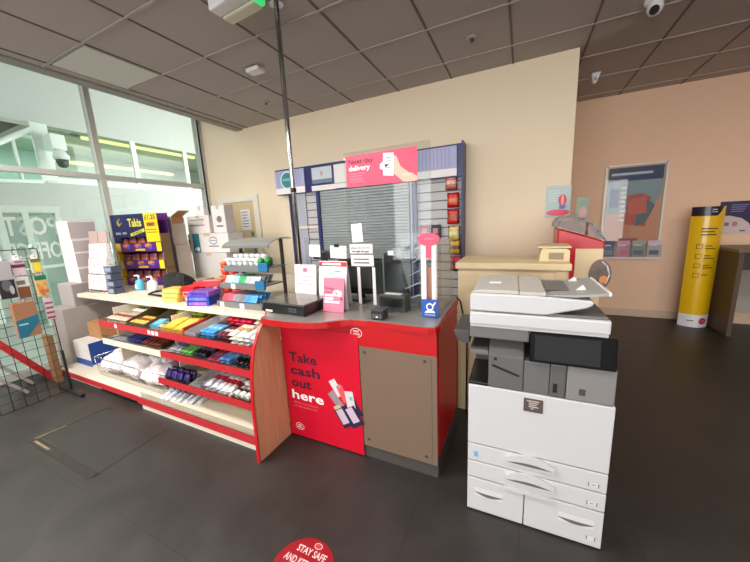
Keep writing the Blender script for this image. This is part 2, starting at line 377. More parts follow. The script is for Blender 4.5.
# pole from counter to ceiling
px0, py0 = -1.535, 1.87
k = thing('support_pole', 'tall chrome pole running from the counter up to the ceiling', 'pole', (px0, py0, .9075))
MB().cyl((px0, py0, .9175), (px0, py0, ZC-.012), .017, CHROME, 14).build('tube', k)
mb = MB(); mb.cyl((px0, py0, .9075), (px0, py0, .918), .05, CHROME, 18); mb.cyl((px0, py0, ZC-.016), (px0, py0, ZC-.004), .045, CHROME, 18); mb.build('flange', k)
mb = MB(); mb.cyl((px0, py0, 1.7), (px0, py0, 1.73), .021, BLACK, 14); mb.build('collar', k)

# ------------------------------------------------------------------ floor marks
a = at(33, 440, 'z', 0); b = at(94, 477, 'z', 0); c = at(167, 429, 'z', 0); e = at(108, 408, 'z', 0)
TAPE = mat('worn_tape', (38, 34, 30), .8, noise=.4, nscale=30)
TAPEY = mat('worn_tape_yellow', (122, 112, 78), .8, noise=.4, nscale=25)
def strip(mb, p, q, w, m, z=.0015):
    d = (q-p).normalized(); n = V((-d.y, d.x, 0))*w/2
    mb.add([p-n+V((0, 0, z)), q-n+V((0, 0, z)), q+n+V((0, 0, z)), p+n+V((0, 0, z))], [(0, 1, 2, 3)], m)
mb = MB(); strip(mb, a, b, .055, TAPE); strip(mb, a, e, .022, TAPE); strip(mb, b, c, .018, TAPE); strip(mb, a.lerp(e, .02), a.lerp(e, .4), .012, TAPEY, .002); strip(mb, e, e+V((.08, 0, 0)), .016, TAPE)
strip(mb, a.lerp(b, .04), a.lerp(b, .3), .014, TAPEY, .002)
mb.build('tape_outline', None, 'worn dark tape marks outlining a rectangle on the floor before the shelves', 'tape')
M = frame((-.80, .795, .001), (1, 0.02, 0), (-.02, 1, 0))
mb = MB(); mb.cyl((-.80, .795, .0003), (-.80, .795, .0012), .142, mat('sticker_red', (150, 4, 24), .45), 40)
SINK = c_((226, 196, 194)); mb.text('STAY SAFE', M, -.075, .065, .03, SINK, True, w=.15, lift=.0008); mb.text('AND KEEP YOUR', M, -.11, .015, .03, SINK, True, w=.22, lift=.0008); mb.text('DISTANCE', M, -.07, -.035, .03, SINK, True, w=.14, lift=.0008)
mb.disc(M, .012, .115, .02, .014, c_((196, 60, 76)), .0006); mb.ring(M, .012, .115, .02, .014, .003, SINK, .0008)
mb.build('floor_sticker', None, 'round red floor sticker reading stay safe at the bottom edge', 'sticker')

# ------------------------------------------------------------------ the serving counter
k = thing('service_counter', 'red fronted serving counter with taupe panel and grey top in the middle', 'counter', (-.9, 1.8, 0))
MB().box(-1.435, -.392, 1.505, 2.08, .09, .868, mat('counter_carcass', (150, 30, 34), .5)).build('body', k)
MB().box(-.392, -.386, 1.56, 2.08, .09, .868, RED).build('side_panel', k)
MB().box(-1.43, -.38, 1.5, 2.06, 0, .09, PLINTH).build('plinth', k)
MB().box(-1.437, -.38, 1.488, 1.505, .745, .868, RED).build('fascia', k)
mb = MB(); mb.box(-.845, -.38, 1.489, 1.505, .085, .745, TAUPE); mb.box(-.41, -.407, 1.4885, 1.49, .1, .73, PLINTH); mb.build('front_panel', k)
for x, z in ((-.81, .71), (-.445, .71), (-.81, .135), (-.445, .13)):
    MB().cyl((x, 1.489, z), (x, 1.484, z), .008, DGREY, 10).build('screw', k)
prof = [(-1.47, 1.40), (-1.465, 1.36), (-1.44, 1.335), (-1.36, 1.325), (-1.25, 1.325), (-1.15, 1.335), (-1.06, 1.355), (-.99, 1.395), (-.93, 1.445), (-.87, 1.475), (-.78, 1.485), (-.65, 1.482), (-.52, 1.475), (-.42, 1.472), (-.382, 1.487), (-.37, 1.53), (-.374, 1.6), (-.38, 1.9), (-.385, 2.12), (-1.71, 2.12), (-1.66, 1.8), (-1.59, 1.53)]
MB().prism(prof, .869, .903, RED, 'z').build('top_edge', k)
pc = V((-1.0, 1.8)) if False else None
ins = []
for i, (x, y) in enumerate(prof):
    a = V((prof[i-1][0], prof[i-1][1], 0)); b = V((x, y, 0)); c = V((prof[(i+1) % len(prof)][0], prof[(i+1) % len(prof)][1], 0))
    t = ((b-a).normalized()+(c-b).normalized()).normalized(); ins.append((x-t.y*.01, y+t.x*.01))
MB().prism([p for p in ins if 1][:19]+[(-1.5, 2.11), (-1.46, 1.5)], .9035, .907, TOPG, 'z').build('top_surface', k)
MB().prism([(-1.462, 1.502), (-1.505, 2.11), ins[19], ins[20], ins[21], ins[0]], .9035, .9065, WOOD, 'z').build('wood_side_top', k)
mb = MB(); M = FR(-.855, 1.487, .825); mb.disc(M, 0, 0, .038, .029, RED, .001); mb.ring(M, 0, 0, .038, .029, .003, WINK)
mb.text('POST', M, 0, .004, .011, WINK, True, align='c', w=.036); mb.text('OFFICE', M, 0, -.014, .011, WINK, True, align='c', w=.044); mb.build('oval_emblem', k)
# poster on the counter front
mb = MB(); X0, X1, Z0, Z1 = -1.432, -.847, .035, .815
M = FR(X0, 1.484, Z0); W_, H_ = X1-X0, Z1-Z0
mb.box(0, W_, -.025, H_, -.003, 0, PRED, M)
for s_, y, m_, b_ in (('Take', .535, INK, 0), ('cash', .443, INK, 0), ('out', .353, INK, 0), ('here', .262, WINK, 1)):
    mb.text(s_, M, .045+(.005 if m_ is INK else .0), y, .066, m_, True, w={'Take': .225, 'cash': .24, 'out': .165, 'here': .26}[s_])
mb.text('Withdraw cash for free from', M, .055, .225, .016, LPINK, False, w=.2); mb.text('your bank account over here', M, .055, .2, .016, LPINK, False, w=.19)
mb.ring(M, .085, .05, .036, .026, .003, WINK); mb.text('POST', M, .085, .052, .011, WINK, True, align='c', w=.034); mb.text('OFFICE', M, .085, .037, .011, WINK, True, align='c', w=.044)
def rot_rect(mb, M, cx, cy, w, h, deg, m, lift):
    t = math.radians(deg); c, s_ = math.cos(t), math.sin(t)
    mb.poly(M, [(cx+c*x-s_*y, cy+s_*x+c*y) for x, y in ((-w/2, -h/2), (w/2, -h/2), (w/2, h/2), (-w/2, h/2))], m, lift)
M0 = M; M = M @ Matrix.Translation((.455+.02, .28+.035, 0)) @ Matrix.Diagonal((.78, .78, 1, 1)) @ Matrix.Translation((-.455, -.28, 0)); WALLET = c_((38, 30, 62)); CARDM = c_((196, 176, 196))
rot_rect(mb, M, .535, .245, .09, .14, 30, WALLET, .001)
rot_rect(mb, M, .37, .395, .065, .15, 33, c_((214, 206, 206)), .0016); rot_rect(mb, M, .36, .29, .07, .15, 40, c_((150, 132, 142)), .0018)
rot_rect(mb, M, .43, .355, .06, .15, 25, c_((236, 84, 92)), .0020); rot_rect(mb, M, .495, .315, .075, .15, 8, c_((206, 206, 204)), .0024)
rot_rect(mb, M, .44, .155, .145, .175, 32, WALLET, .0026); rot_rect(mb, M, .515, .17, .13, .17, 32, WALLET, .0027)
rot_rect(mb, M, .415, .15, .07, .13, 30, CARDM, .003); rot_rect(mb, M, .51, .185, .07, .13, 32, CARDM, .003)
rot_rect(mb, M, .37, .225, .07, .03, 30, c_((200, 176, 130)), .0032); rot_rect(mb, M, .505, .33, .025, .03, 8, c_((120, 170, 170)), .003); rot_rect(mb, M, .4, .42, .02, .03, 33, c_((140, 160, 160)), .003)
mb.build('cash_poster', None, 'large red poster reading take cash out here on the counter front', 'poster')

# ------------------------------------------------------------------ confectionery gondola
GX0, GX1 = -4.36, -1.45
k = thing('sweet_gondola', 'long cream sweet shelving with red shelf strips and curved wooden end', 'shelving', (-2.9, 1.6, 0))
prof = [(1.19, 0), (1.19, .02), (1.195, .2), (1.20, .39), (1.215, .55), (1.235, .66), (1.265, .75), (1.305, .82), (1.345, .866), (1.42, .867), (1.483, .867), (1.484, .8), (1.484, 0)]
MB().prism(prof, -1.452, -1.437, WOOD, 'x').build('end_panel', k)
mb = MB()
for (a0, b0), (a1, b1) in zip(prof[:10], prof[1:11]):
    mb.add([(x, a-t*.006, b) for x in (-1.4555, -1.4335) for (a, b) in ((a0, b0), (a1, b1)) for t in (0, 1)], [(0, 1, 3, 2), (4, 6, 7, 5), (0, 4, 5, 1), (2, 3, 7, 6), (0, 2, 6, 4), (1, 5, 7, 3)], RED)
mb.build('red_edging', k)
MB().box(-3.68, -1.455, 2.0, 2.03, 0, .8, SHELFW).build('back_panel', k); MB().box(GX0+.02, -3.681, 2.0, 2.03, 0, .8, mat('warm_grey_card', (156, 148, 142), .7, noise=.03)).build('back_panel', k)
mb = MB(); mb.box(-4.33, -1.455, 1.535, 3.1, .81, .85, SHELFW, bev=.004); mb.build('worktop', k)
for x in (-4.28, -2.9, -1.6): MB().box(x-.02, x+.02, 3.04, 3.08, 0, .81, LGREY).build('leg', k)
# base decks
mb = MB(); mb.box(GX0, -2.86, 1.27, 2.0, .075, .1, SHELFW).build('base_deck', k)
mb = MB(); mb.box(-2.86, -1.455, 1.25, 2.0, .075, .1, SHELFW).build('base_deck', k)
MB().box(GX0, -2.865, 1.262, 1.27, .05, .1, STRIP).build('ticket_strip', k)
MB().box(-2.86, -1.457, 1.24, 1.25, .058, .115, STRIP).build('ticket_strip', k)
MB().box(-4.3, -3.62, 1.3, 1.32, 0, .075, OFFW).build('kick_board', k)
MB().box(-2.84, -1.457, 1.26, 1.28, 0, .075, OFFW).build('kick_board', k)
ZS = {'top': .69, 'mid': .525, 'low': .285}
def shelf(x0, x1, z, stripm, yb=2.0):
    s_ = MB().box(x0, x1, 1.305, yb, z-.02, z, SHELFW).build('shelf', k)
    MB().box(x0, x1, 1.293, 1.305, z-.022, z+.028, stripm).build('ticket_strip', s_)
    MB().box(x0+.005, x1-.005, 1.297, 1.3, z+.028, z+.062, CLEAR).build('clear_riser', s_)
shelf(-3.36, -1.457, ZS['top'], STRIP); shelf(-2.5, -1.457, ZS['mid'], STRIP); shelf(-3.36, -2.505, ZS['mid'], SHELFW); shelf(-2.6, -1.457, ZS['low'], STRIP)
for x in (-3.37, -2.5):
    MB().box(x-.008, x, 1.42, 2.0, .1, .80, SHELFW).build('bracket', k)
mb = MB()
for i, x in enumerate((-2.62, -2.57, -2.52, -3.1)): mb.box(x, x+.035, 1.2915, 1.293, ZS['top']-.012, ZS['top']+.02, PAPER)
mb.build('price_ticket', k)
MB().box(-2.8, -1.46, 1.244, 1.248, .115, .17, CLEAR).build('clear_riser', k)

# ---- sweets ----------------------------------------------------------------
def pillow(mb, M, w, l, h, m, band=None, crimp=.08):
    """flow-wrapped pack: w across (x), l along (y), h high, crimped ends"""
    nx, ny = 6, 8; vs = []; fs = []
    for sgn in (1, -1):
        for j in range(ny+1):
            for i in range(nx+1):
                u = i/nx*2-1; v = j/ny*2-1
                t = max(0, 1-abs(u)**3)*max(0, 1-abs(v)**5)
                vs.append((u*w/2*(1-.06*(1-abs(v))), v*l/2, h/2+sgn*h/2*t**.55))
    o = (nx+1)*(ny+1)
    for j in range(ny):
        for i in range(nx):
            a = j*(nx+1)+i
            fs += [(a, a+1, a+nx+2, a+nx+1), (o+a, o+a+nx+1, o+a+nx+2, o+a+1)]
    lo = [f for q, f in enumerate(fs) if not (band and (q//2)//nx in (3, 4))]
    mb.add(vs, lo, m, M, True)
    if band: mb.add(vs, [f for q, f in enumerate(fs) if (q//2)//nx in (3, 4)], band, M, True)
    return mb
from mathutils import noise as NZ
def crumple(mb, M, w, l, h, m, seed=0., n=26, amp=.3):
    """bulging film bag: a pillow whose skin is creased"""
    vs = []; fs = []; o = (n+1)*(n+1)
    for sgn in (1, -1):
        for j in range(n+1):
            for i in range(n+1):
                u = i/n*2-1; v = j/n*2-1
                t = (max(0, 1-abs(u)**4)*max(0, 1-abs(v)**4))**.5
                q = V((u*2.2+seed, v*2.2, seed)); c = NZ.noise(q)*.55+abs(NZ.noise(q*2.3))*.5+abs(NZ.noise(q*5.1))*.22
                z = h*.35+sgn*h*.35*t*(1+(amp*c*2 if sgn > 0 else 0))
                vs.append((u*w/2*(1+.08*NZ.noise(q*1.7)), v*l/2*(1+.08*NZ.noise(q*1.7+V((5, 5, 5)))), max(0, z)))
    for j in range(n):
        for i in range(n):
            a = j*(n+1)+i; fs += [(a, a+1, a+n+2, a+n+1), (o+a, o+a+n+1, o+a+n+2, o+a+1)]
    return mb.add(vs, fs, m, M, True)
def T(x, y, z, rz=0, rx=0, ry=0):
    return Matrix.Translation((x, y, z)) @ Matrix.Rotation(math.radians(rz), 4, 'Z') @ Matrix.Rotation(math.radians(rx), 4, 'X') @ Matrix.Rotation(math.radians(ry), 4, 'Y')
def pack(name, M, w, l, h, m, band, label, cat, group=None):
    return pillow(MB(), M, w, l, h, m, band).build(name, None, label, cat, group)
def boxpack(name, M, w, l, h, m, top, label, cat, group=None, stripe=None):
    mb = MB(); mb.box(-w/2, w/2, -l/2, l/2, 0, h, m, M, .003)
    if top: 
        Mt = M @ Matrix.Translation((0, 0, h)); mb.rect(Mt, -w*.38, w*.38, -l*.36, l*.36, top, .0006)
        Mf = M @ frame((0, -l/2, 0), (1, 0, 0), (0, 0, 1)); mb.rect(Mf, -w*.4, w*.4, h*.2, h*.8, top, .0006)
    if stripe:
        Mt = M @ Matrix.Translation((0, 0, h)); mb.rect(Mt, -w*.3, w*.3, -l*.1, l*.1, stripe, .0012)
    return mb.build(name, None, label, cat, group)
def open_tray(name, x0, x1, y0, y1, z, hb, hf, m, label, cat='tray', group=None, inner=None, rz=0):
    k = thing(name, label, cat, ((x0+x1)/2, (y0+y1)/2, z), group); t = .003
    mb = MB(); mb.box(x0, x1, y0, y1, z, z+t, m); mb.box(x0, x1, y1-t, y1, z+t, z+hb, m)
    for x in (x0, x1-t): mb.prism([(y0, z+t), (y1-t, z+t), (y1-t, z+hb), (y0, z+hf)], x, x+t, m, 'x')
    mb.build('tray_body', k)
    mb = MB(); mb.box(x0, x1, y0-t, y0, z, z+hf, inner or m); mb.build('front_lip', k)
    return k
def rows(name, x0, x1, y0, l, z, n, lay, w, h, m, band, label, cat, group, rz=0, tilt=6, jit=2.):
    """n packs side by side, lay layers, each pack its own object"""
    step = (x1-x0)/n
    for q in range(lay):
        for i in range(n):
            x = x0+step*(i+.5)
            pack(name, T(x, y0+l/2, z+.004+q*h*1.02+.5*l*math.sin(math.radians(tilt))*(1 if tilt > 0 else -1), rz+random.uniform(-jit, jit), tilt), min(w, step*.98), l, h, m, band, label, cat, group)

G = lambda r, g, b, ro=.3: mat('wrapper_%d_%d_%d' % (r, g, b), (r, g, b), ro, noise=.38, nscale=42)
zt, zm, zl = ZS['top'], ZS['mid'], ZS['low']
# top shelf, from its left end
rows('chocolate_bar', -3.32, -3.02, 1.33, .15, zt, 6, 2, .05, .024, G(176, 160, 140), G(120, 62, 44), 'beige and brown wrapped bar heaped at the left end of the top shelf', 'chocolate bar', 'assorted bars on the top shelf', 12, 6, 9)
rows('chocolate_bar', -3.3, -3.06, 1.52, .14, zt+.02, 5, 2, .045, .022, G(186, 178, 164), G(90, 120, 70), 'silver and green wrapped chocolate bar behind the beige bars on the top shelf', 'chocolate bar', 'green banded bars on the top shelf', 8, 6, 9)
t = open_tray('display_carton', -2.99, -2.72, 1.33, 1.68, zt, .15, .045, c_((78, 64, 34), .6), 'dark olive display carton of gold bars standing open on the top shelf')
rows('chocolate_bar', -2.98, -2.73, 1.345, .15, zt+.003, 5, 2, .046, .018, G(206, 166, 74), G(110, 60, 30), 'gold and brown bar lying in the dark olive display carton', 'chocolate bar', 'gold bars in the olive carton', 0, 5)
boxpack('sweet_box', T(-2.63, 1.40, zt+.002, 20, 8), .08, .12, .055, G(50, 140, 176), G(110, 190, 210), 'teal blue sweet box between the olive carton and the yellow boxes', 'sweet box')
rows('sweet_bag', -2.72, -2.36, 1.58, .15, zt+.02, 4, 2, .085, .032, G(120, 150, 40), G(196, 190, 60), 'lime green sweet bag at the back of the top shelf behind the yellow boxes', 'sweet bag', 'green bags on the top shelf', 10, 10, 8)
rows('mint_roll', -2.6, -2.53, 1.345, .1, zt+.001, 2, 2, .03, .022, G(176, 168, 150), G(110, 100, 90), 'grey wrapped roll of sweets lying just left of the yellow boxes', 'sweet roll', 'grey rolls by the yellow boxes', 20, 3, 5)
for i, x in enumerate((-2.44, -2.31)):
    boxpack('sweet_box', T(x, 1.42, zt+.012, 14, 9), .105, .19, .055, G(232, 168, 44), G(240, 190, 80), ('yellow orange sweet box on the top shelf, left of the pair', 'yellow orange sweet box on the top shelf, right of the pair beside red card')[i], 'sweet box')
MB().box(-.006, .006, -.13, .13, 0, .075, G(196, 40, 44), T(-2.235, 1.44, zt+.002, 14), .002).build('divider_card', None, 'thin red card divider standing right of the yellow boxes', 'divider')
t = open_tray('clear_tray', -2.2, -2.07, 1.32, 1.62, zt, .09, .05, c_((186, 182, 184), .3), 'empty pale grey tray standing between yellow boxes and blue bars')
t = open_tray('clear_tray', -2.06, -1.905, 1.32, 1.52, zt, .075, .03, CLEAR, 'clear tray of light blue bars on the top shelf')
rows('chocolate_bar', -2.055, -1.91, 1.335, .15, zt+.003, 3, 3, .048, .02, G(70, 150, 206), G(150, 204, 232), 'light blue wrapped bar in the clear tray on the top shelf', 'chocolate bar', 'light blue bars', 0, 5)
t = open_tray('clear_tray', -1.89, -1.755, 1.32, 1.52, zt, .075, .03, CLEAR, 'clear tray of maroon bars on the top shelf')
rows('chocolate_bar', -1.885, -1.76, 1.335, .15, zt+.003, 3, 3, .042, .018, G(96, 34, 44), G(210, 190, 190), 'maroon wrapped bar with pale band in the clear tray on the top shelf', 'chocolate bar', 'maroon bars', 0, 5)
rows('sweet_bag', -1.745, -1.615, 1.32, .16, zt, 2, 3, .064, .028, G(232, 220, 206), G(196, 168, 110), 'white and gold sweet bag near the right end of the top shelf', 'sweet bag', 'white and gold bags', 6, 8, 8)
rows('sweet_bag', -1.61, -1.47, 1.32, .16, zt, 2, 3, .066, .028, G(206, 204, 206, .2), G(236, 232, 232), 'silver and white sweet bag at the right end of the top shelf', 'sweet bag', 'silver bags', -4, 8, 8)
rows('sweet_bag', -2.04, -1.78, 1.55, .14, zt+.03, 4, 2, .065, .03, G(196, 26, 60), G(226, 120, 130), 'red sweet bag in the back row of the top shelf under the worktop', 'sweet bag', 'red bags at the back', 10, 8, 8)
rows('sweet_bag', -1.76, -1.48, 1.55, .14, zt+.03, 4, 2, .066, .03, G(216, 196, 168), G(156, 60, 60), 'beige and red sweet bag in the back row of the top shelf', 'sweet bag', 'beige bags at the back', 6, 8, 8)
# middle shelf
rows('chocolate_bar', -3.3, -3.12, 1.335, .15, zm, 4, 1, .044, .018, G(190, 186, 190), G(120, 120, 130), 'silver bar at the left end of the middle shelf', 'chocolate bar', 'silver bars on the middle shelf', 10, 4, 6)
rows('chocolate_bar', -3.1, -2.88, 1.345, .17, zm, 4, 2, .054, .022, G(34, 38, 110), G(70, 76, 150), 'dark blue bar on the middle shelf over the wire basket', 'chocolate bar', 'dark blue bars', 10, 5, 6)
rows('chocolate_bar', -2.86, -2.6, 1.34, .16, zm, 5, 2, .05, .022, G(104, 40, 34), G(140, 90, 70), 'brick brown bar on the middle shelf above the basket', 'chocolate bar', 'brick brown bars', 12, 5, 5)
rows('chocolate_bar', -2.48, -2.34, 1.335, .16, zm, 3, 2, .045, .02, G(176, 176, 190), G(110, 110, 140), 'lilac grey bar at the left end of the red edged middle shelf', 'chocolate bar', 'lilac grey bars', 12, 5, 4)
rows('chocolate_bar', -2.33, -2.2, 1.335, .16, zm, 3, 2, .043, .02, G(104, 176, 84), G(170, 210, 140), 'light green bar on the middle shelf', 'chocolate bar', 'light green bars', 8, 5, 4)
rows('chocolate_bar', -2.19, -2.05, 1.335, .17, zm, 3, 2, .046, .021, G(24, 22, 40), G(120, 116, 140), 'black bar with grey band on the middle shelf beside the green bars', 'chocolate bar', 'black bars with grey bands', 8, 5, 4)
rows('chocolate_bar', -2.04, -1.9, 1.335, .16, zm, 3, 1, .046, .021, G(176, 60, 96), G(206, 120, 150), 'raspberry pink bar lowest in the middle shelf row', 'chocolate bar', 'raspberry bars', 6, 5, 4)
rows('chocolate_bar', -2.05, -1.88, 1.46, .14, zm+.03, 3, 1, .05, .021, G(150, 26, 46), G(190, 60, 70), 'deep red bar at the back of the middle shelf', 'chocolate bar', 'deep red bars', 4, 5, 4)
rows('chocolate_bar', -1.89, -1.77, 1.335, .14, zm, 2, 2, .055, .024, G(84, 144, 206), G(140, 184, 226), 'sky blue bar on the middle shelf', 'chocolate bar', 'sky blue bars', -8, 5, 5)
rows('chocolate_bar', -1.76, -1.57, 1.335, .17, zm, 4, 2, .046, .022, G(18, 16, 24), G(160, 140, 150), 'black bar with pink grey band at the right of the middle shelf', 'chocolate bar', 'black bars at the right', 5, 5, 4)
rows('chocolate_bar', -1.56, -1.465, 1.335, .13, zm, 2, 2, .044, .022, G(196, 166, 120), G(220, 200, 170), 'tan bar at the far right of the middle shelf', 'chocolate bar', 'tan bars', 5, 4, 4)
# lower shelf
for q in range(2):
    for i in range(4):
        pack('sweet_bag', T(-2.55+.075*i, 1.36+.05*q, zl+.002, random.uniform(-8, 8), 68+random.uniform(-6, 6)), .074, .15, .034, G(44, 26, 92, .25), G(24, 18, 44, .25), 'shiny purple sweet bag standing at the left of the lowest red shelf', 'sweet bag', 'purple bags')
t = open_tray('clear_tray', -2.2, -2.1, 1.31, 1.62, zl, .11, .05, c_((188, 186, 190), .3), 'pale grey tray on the lower shelf right of the purple bags')
rows('sweet_box', -2.095, -1.96, 1.325, .2, zl+.001, 2, 2, .066, .028, G(196, 190, 200), G(180, 50, 80), 'lilac and crimson pack on the lower shelf', 'sweet pack', 'lilac and crimson packs', 8, 8, 4)
rows('sweet_bag', -1.96, -1.8, 1.325, .18, zl+.001, 3, 2, .056, .028, G(232, 224, 226), G(196, 40, 60), 'white pack with red band on the lower shelf', 'sweet pack', 'white and red packs', 6, 8, 6)
rows('sweet_bag', -1.97, -1.82, 1.5, .14, zl+.04, 3, 2, .05, .028, G(206, 50, 66), G(236, 226, 226), 'red pack with white band behind the white packs on the lower shelf', 'sweet pack', 'red and white packs', 6, 8, 6)
t = open_tray('display_carton', -1.785, -1.62, 1.315, 1.6, zl, .13, .03, c_((120, 84, 50), .7), 'brown display carton of white sachets on the lower shelf')
rows('sachet', -1.78, -1.625, 1.325, .09, zl+.004, 3, 3, .05, .016, G(226, 220, 214), G(90, 50, 40), 'white sachet with brown band in front of the brown carton', 'sachet', 'white sachets in the brown carton', 0, 6, 3)
rows('sachet', -1.78, -1.625, 1.42, .09, zl+.03, 3, 3, .05, .016, G(220, 214, 210), G(110, 66, 50), 'white sachet with brown band deeper in the brown carton', 'sachet', 'rear sachets in the brown carton', 0, 6, 3)
rows('sweet_box', -1.61, -1.465, 1.325, .2, zl+.001, 2, 2, .07, .03, G(226, 216, 206), G(150, 70, 40), 'cream pack with rust brown picture at the right of the lower shelf', 'sweet pack', 'cream and rust packs', -4, 8, 4)
# base deck: silver packets and a ledge
for i in range(7):
    pack('paper_roll', T(-2.66+.062*i, 1.42+.01*i, .102+.006*(i % 2), 4+random.uniform(-3, 3), 10), .058, .24, .03, G(214, 216, 222, .25), G(150, 160, 178, .3), 'silver and white packet in the slanted row on the bottom shelf', 'packet', 'silver packets on the bottom shelf')
for i in range(4):
    pack('paper_roll', T(-2.62+.075*i, 1.6+.01*i, .103, 4+random.uniform(-3, 3), 10), .066, .2, .03, G(220, 222, 226, .25), G(110, 140, 160, .3), 'silver packet with teal band behind the front row on the bottom shelf', 'packet', 'rear silver packets')
MB().box(-2.16, -1.47, 1.5, 1.53, .101, .155, mat('ledge_wood', (206, 190, 160), .5)).build('ledge_board', None, 'cream ledge board lying along the empty bottom shelf', 'board')
open_tray('display_carton', -2.1, -1.5, 1.56, 1.9, .1, .08, .06, c_((94, 86, 74), .6), 'flat grey brown empty carton behind the ledge on the bottom shelf')

# ---- left bay base: blue box, cartons, wire basket with bags -----------------
k = thing('blue_box', 'low white and blue carton standing at the left end of the bottom shelf', 'carton', (-4.3, 1.6, .1))
BLUE = c_((22, 70, 150), .45)
mb = MB(); mb.box(-4.34, -4.02, 1.42, 1.98, .101, .36, WCARD); mb.rect(frame((-4.02, 1.42, .1), (0, 1, 0), (0, 0, 1)), .0, .56, .02, .255, BLUE); mb.rect(FR(-4.34, 1.42, .1), 0, .32, .0, .07, BLUE); mb.build('carton_body', k)
for (a, b, z, h, lb) in ((-4.3, -4.03, .362, .17, 'brown cardboard carton on the blue box, left of two'), (-4.0, -3.72, .362, .2, '')):
    if lb: MB().box(a, b, 1.55, 1.72, z, z+h, CARD, bev=.004).build('cardboard_box', None, lb, 'carton')
mb = MB(); mb.box(-4.01, -3.72, 1.72, 1.95, .101, .56, CARD, bev=.004); mb.build('cardboard_box', None, 'brown cardboard carton standing behind the blue box under the worktop', 'carton')
k = thing('wire_basket', 'chrome wire basket of clear bags on the bottom shelf', 'basket', (-3.2, 1.5, .1))
bx0, bx1, by0, by1 = -3.72, -2.7, 1.36, 1.78
mb = MB()
for z in (.115, .2, .28):
    o_ = .06*(z-.115)/.165
    mb.tube([(bx0-o_, by0, z), (bx1+o_*.5, by0, z), (bx1+o_*.5, by1, z), (bx0-o_, by1, z), (bx0-o_, by0, z)] if z > .1 else [], .004 if z > .2 else .003, CHROME, 5)
    if z < .12: continue
for i in range(22):
    x = bx0+(bx1-bx0)*i/21; mb.tube([(x, by0, .115), (x, by1, .115), (x, by1, .28)], .002, CHROME, 4)
for i in range(9):
    y = by0+(by1-by0)*i/8; mb.tube([(bx0, y, .115), (bx0-.06, y, .28)], .002, CHROME, 4)
mb.build('wire_frame', k)
mb = MB(); mb.box(bx0, bx1, by0-.004, by0, .105, .15, CHROME); mb.build('front_rail', k)
BAG = mat('clear_bag', (226, 216, 218), .22, noise=.1, nscale=30, bump=.5, bscale=30)
for i, (x, y, w, l, h, rz, m2, lb) in enumerate(((-3.54, 1.56, .33, .4, .26, 5, BLUE, 'white plastic bag with blue mark at the left of the wire basket'), (-3.19, 1.57, .33, .42, .27, -5, BLUE, 'white plastic bag with blue tab in the middle of the wire basket'),
                                      (-2.87, 1.57, .29, .42, .25, 6, None, 'shiny clear bag bulging at the right of the wire basket'))):
    mb = crumple(MB(), T(x, y, .12, rz, 0), w, l, h*1.05, BAG, 3.7*i+1)
    if m2: 
        Mb = T(x, y-.06, .118+h*1.0, rz, 10); rot_rect(mb, Mb, -.03, -.03, .05, .02, 30, m2, .004); rot_rect(mb, Mb, .07, .05, .09, .012, 40, m2, .002)
    mb.build('plastic_bag', None, lb, 'bag')
crumple(MB(), T(-2.84, 1.5, .33, 70, 0), .2, .24, .1, mat('shiny_bag', (206, 200, 202), .15, noise=.12, nscale=30, bump=.9, bscale=26)).build('plastic_bag', None, 'crumpled shiny bag on top at the right end of the wire basket', 'bag')

# ---- worktop goods ----------------------------------------------------------
ZW = .85
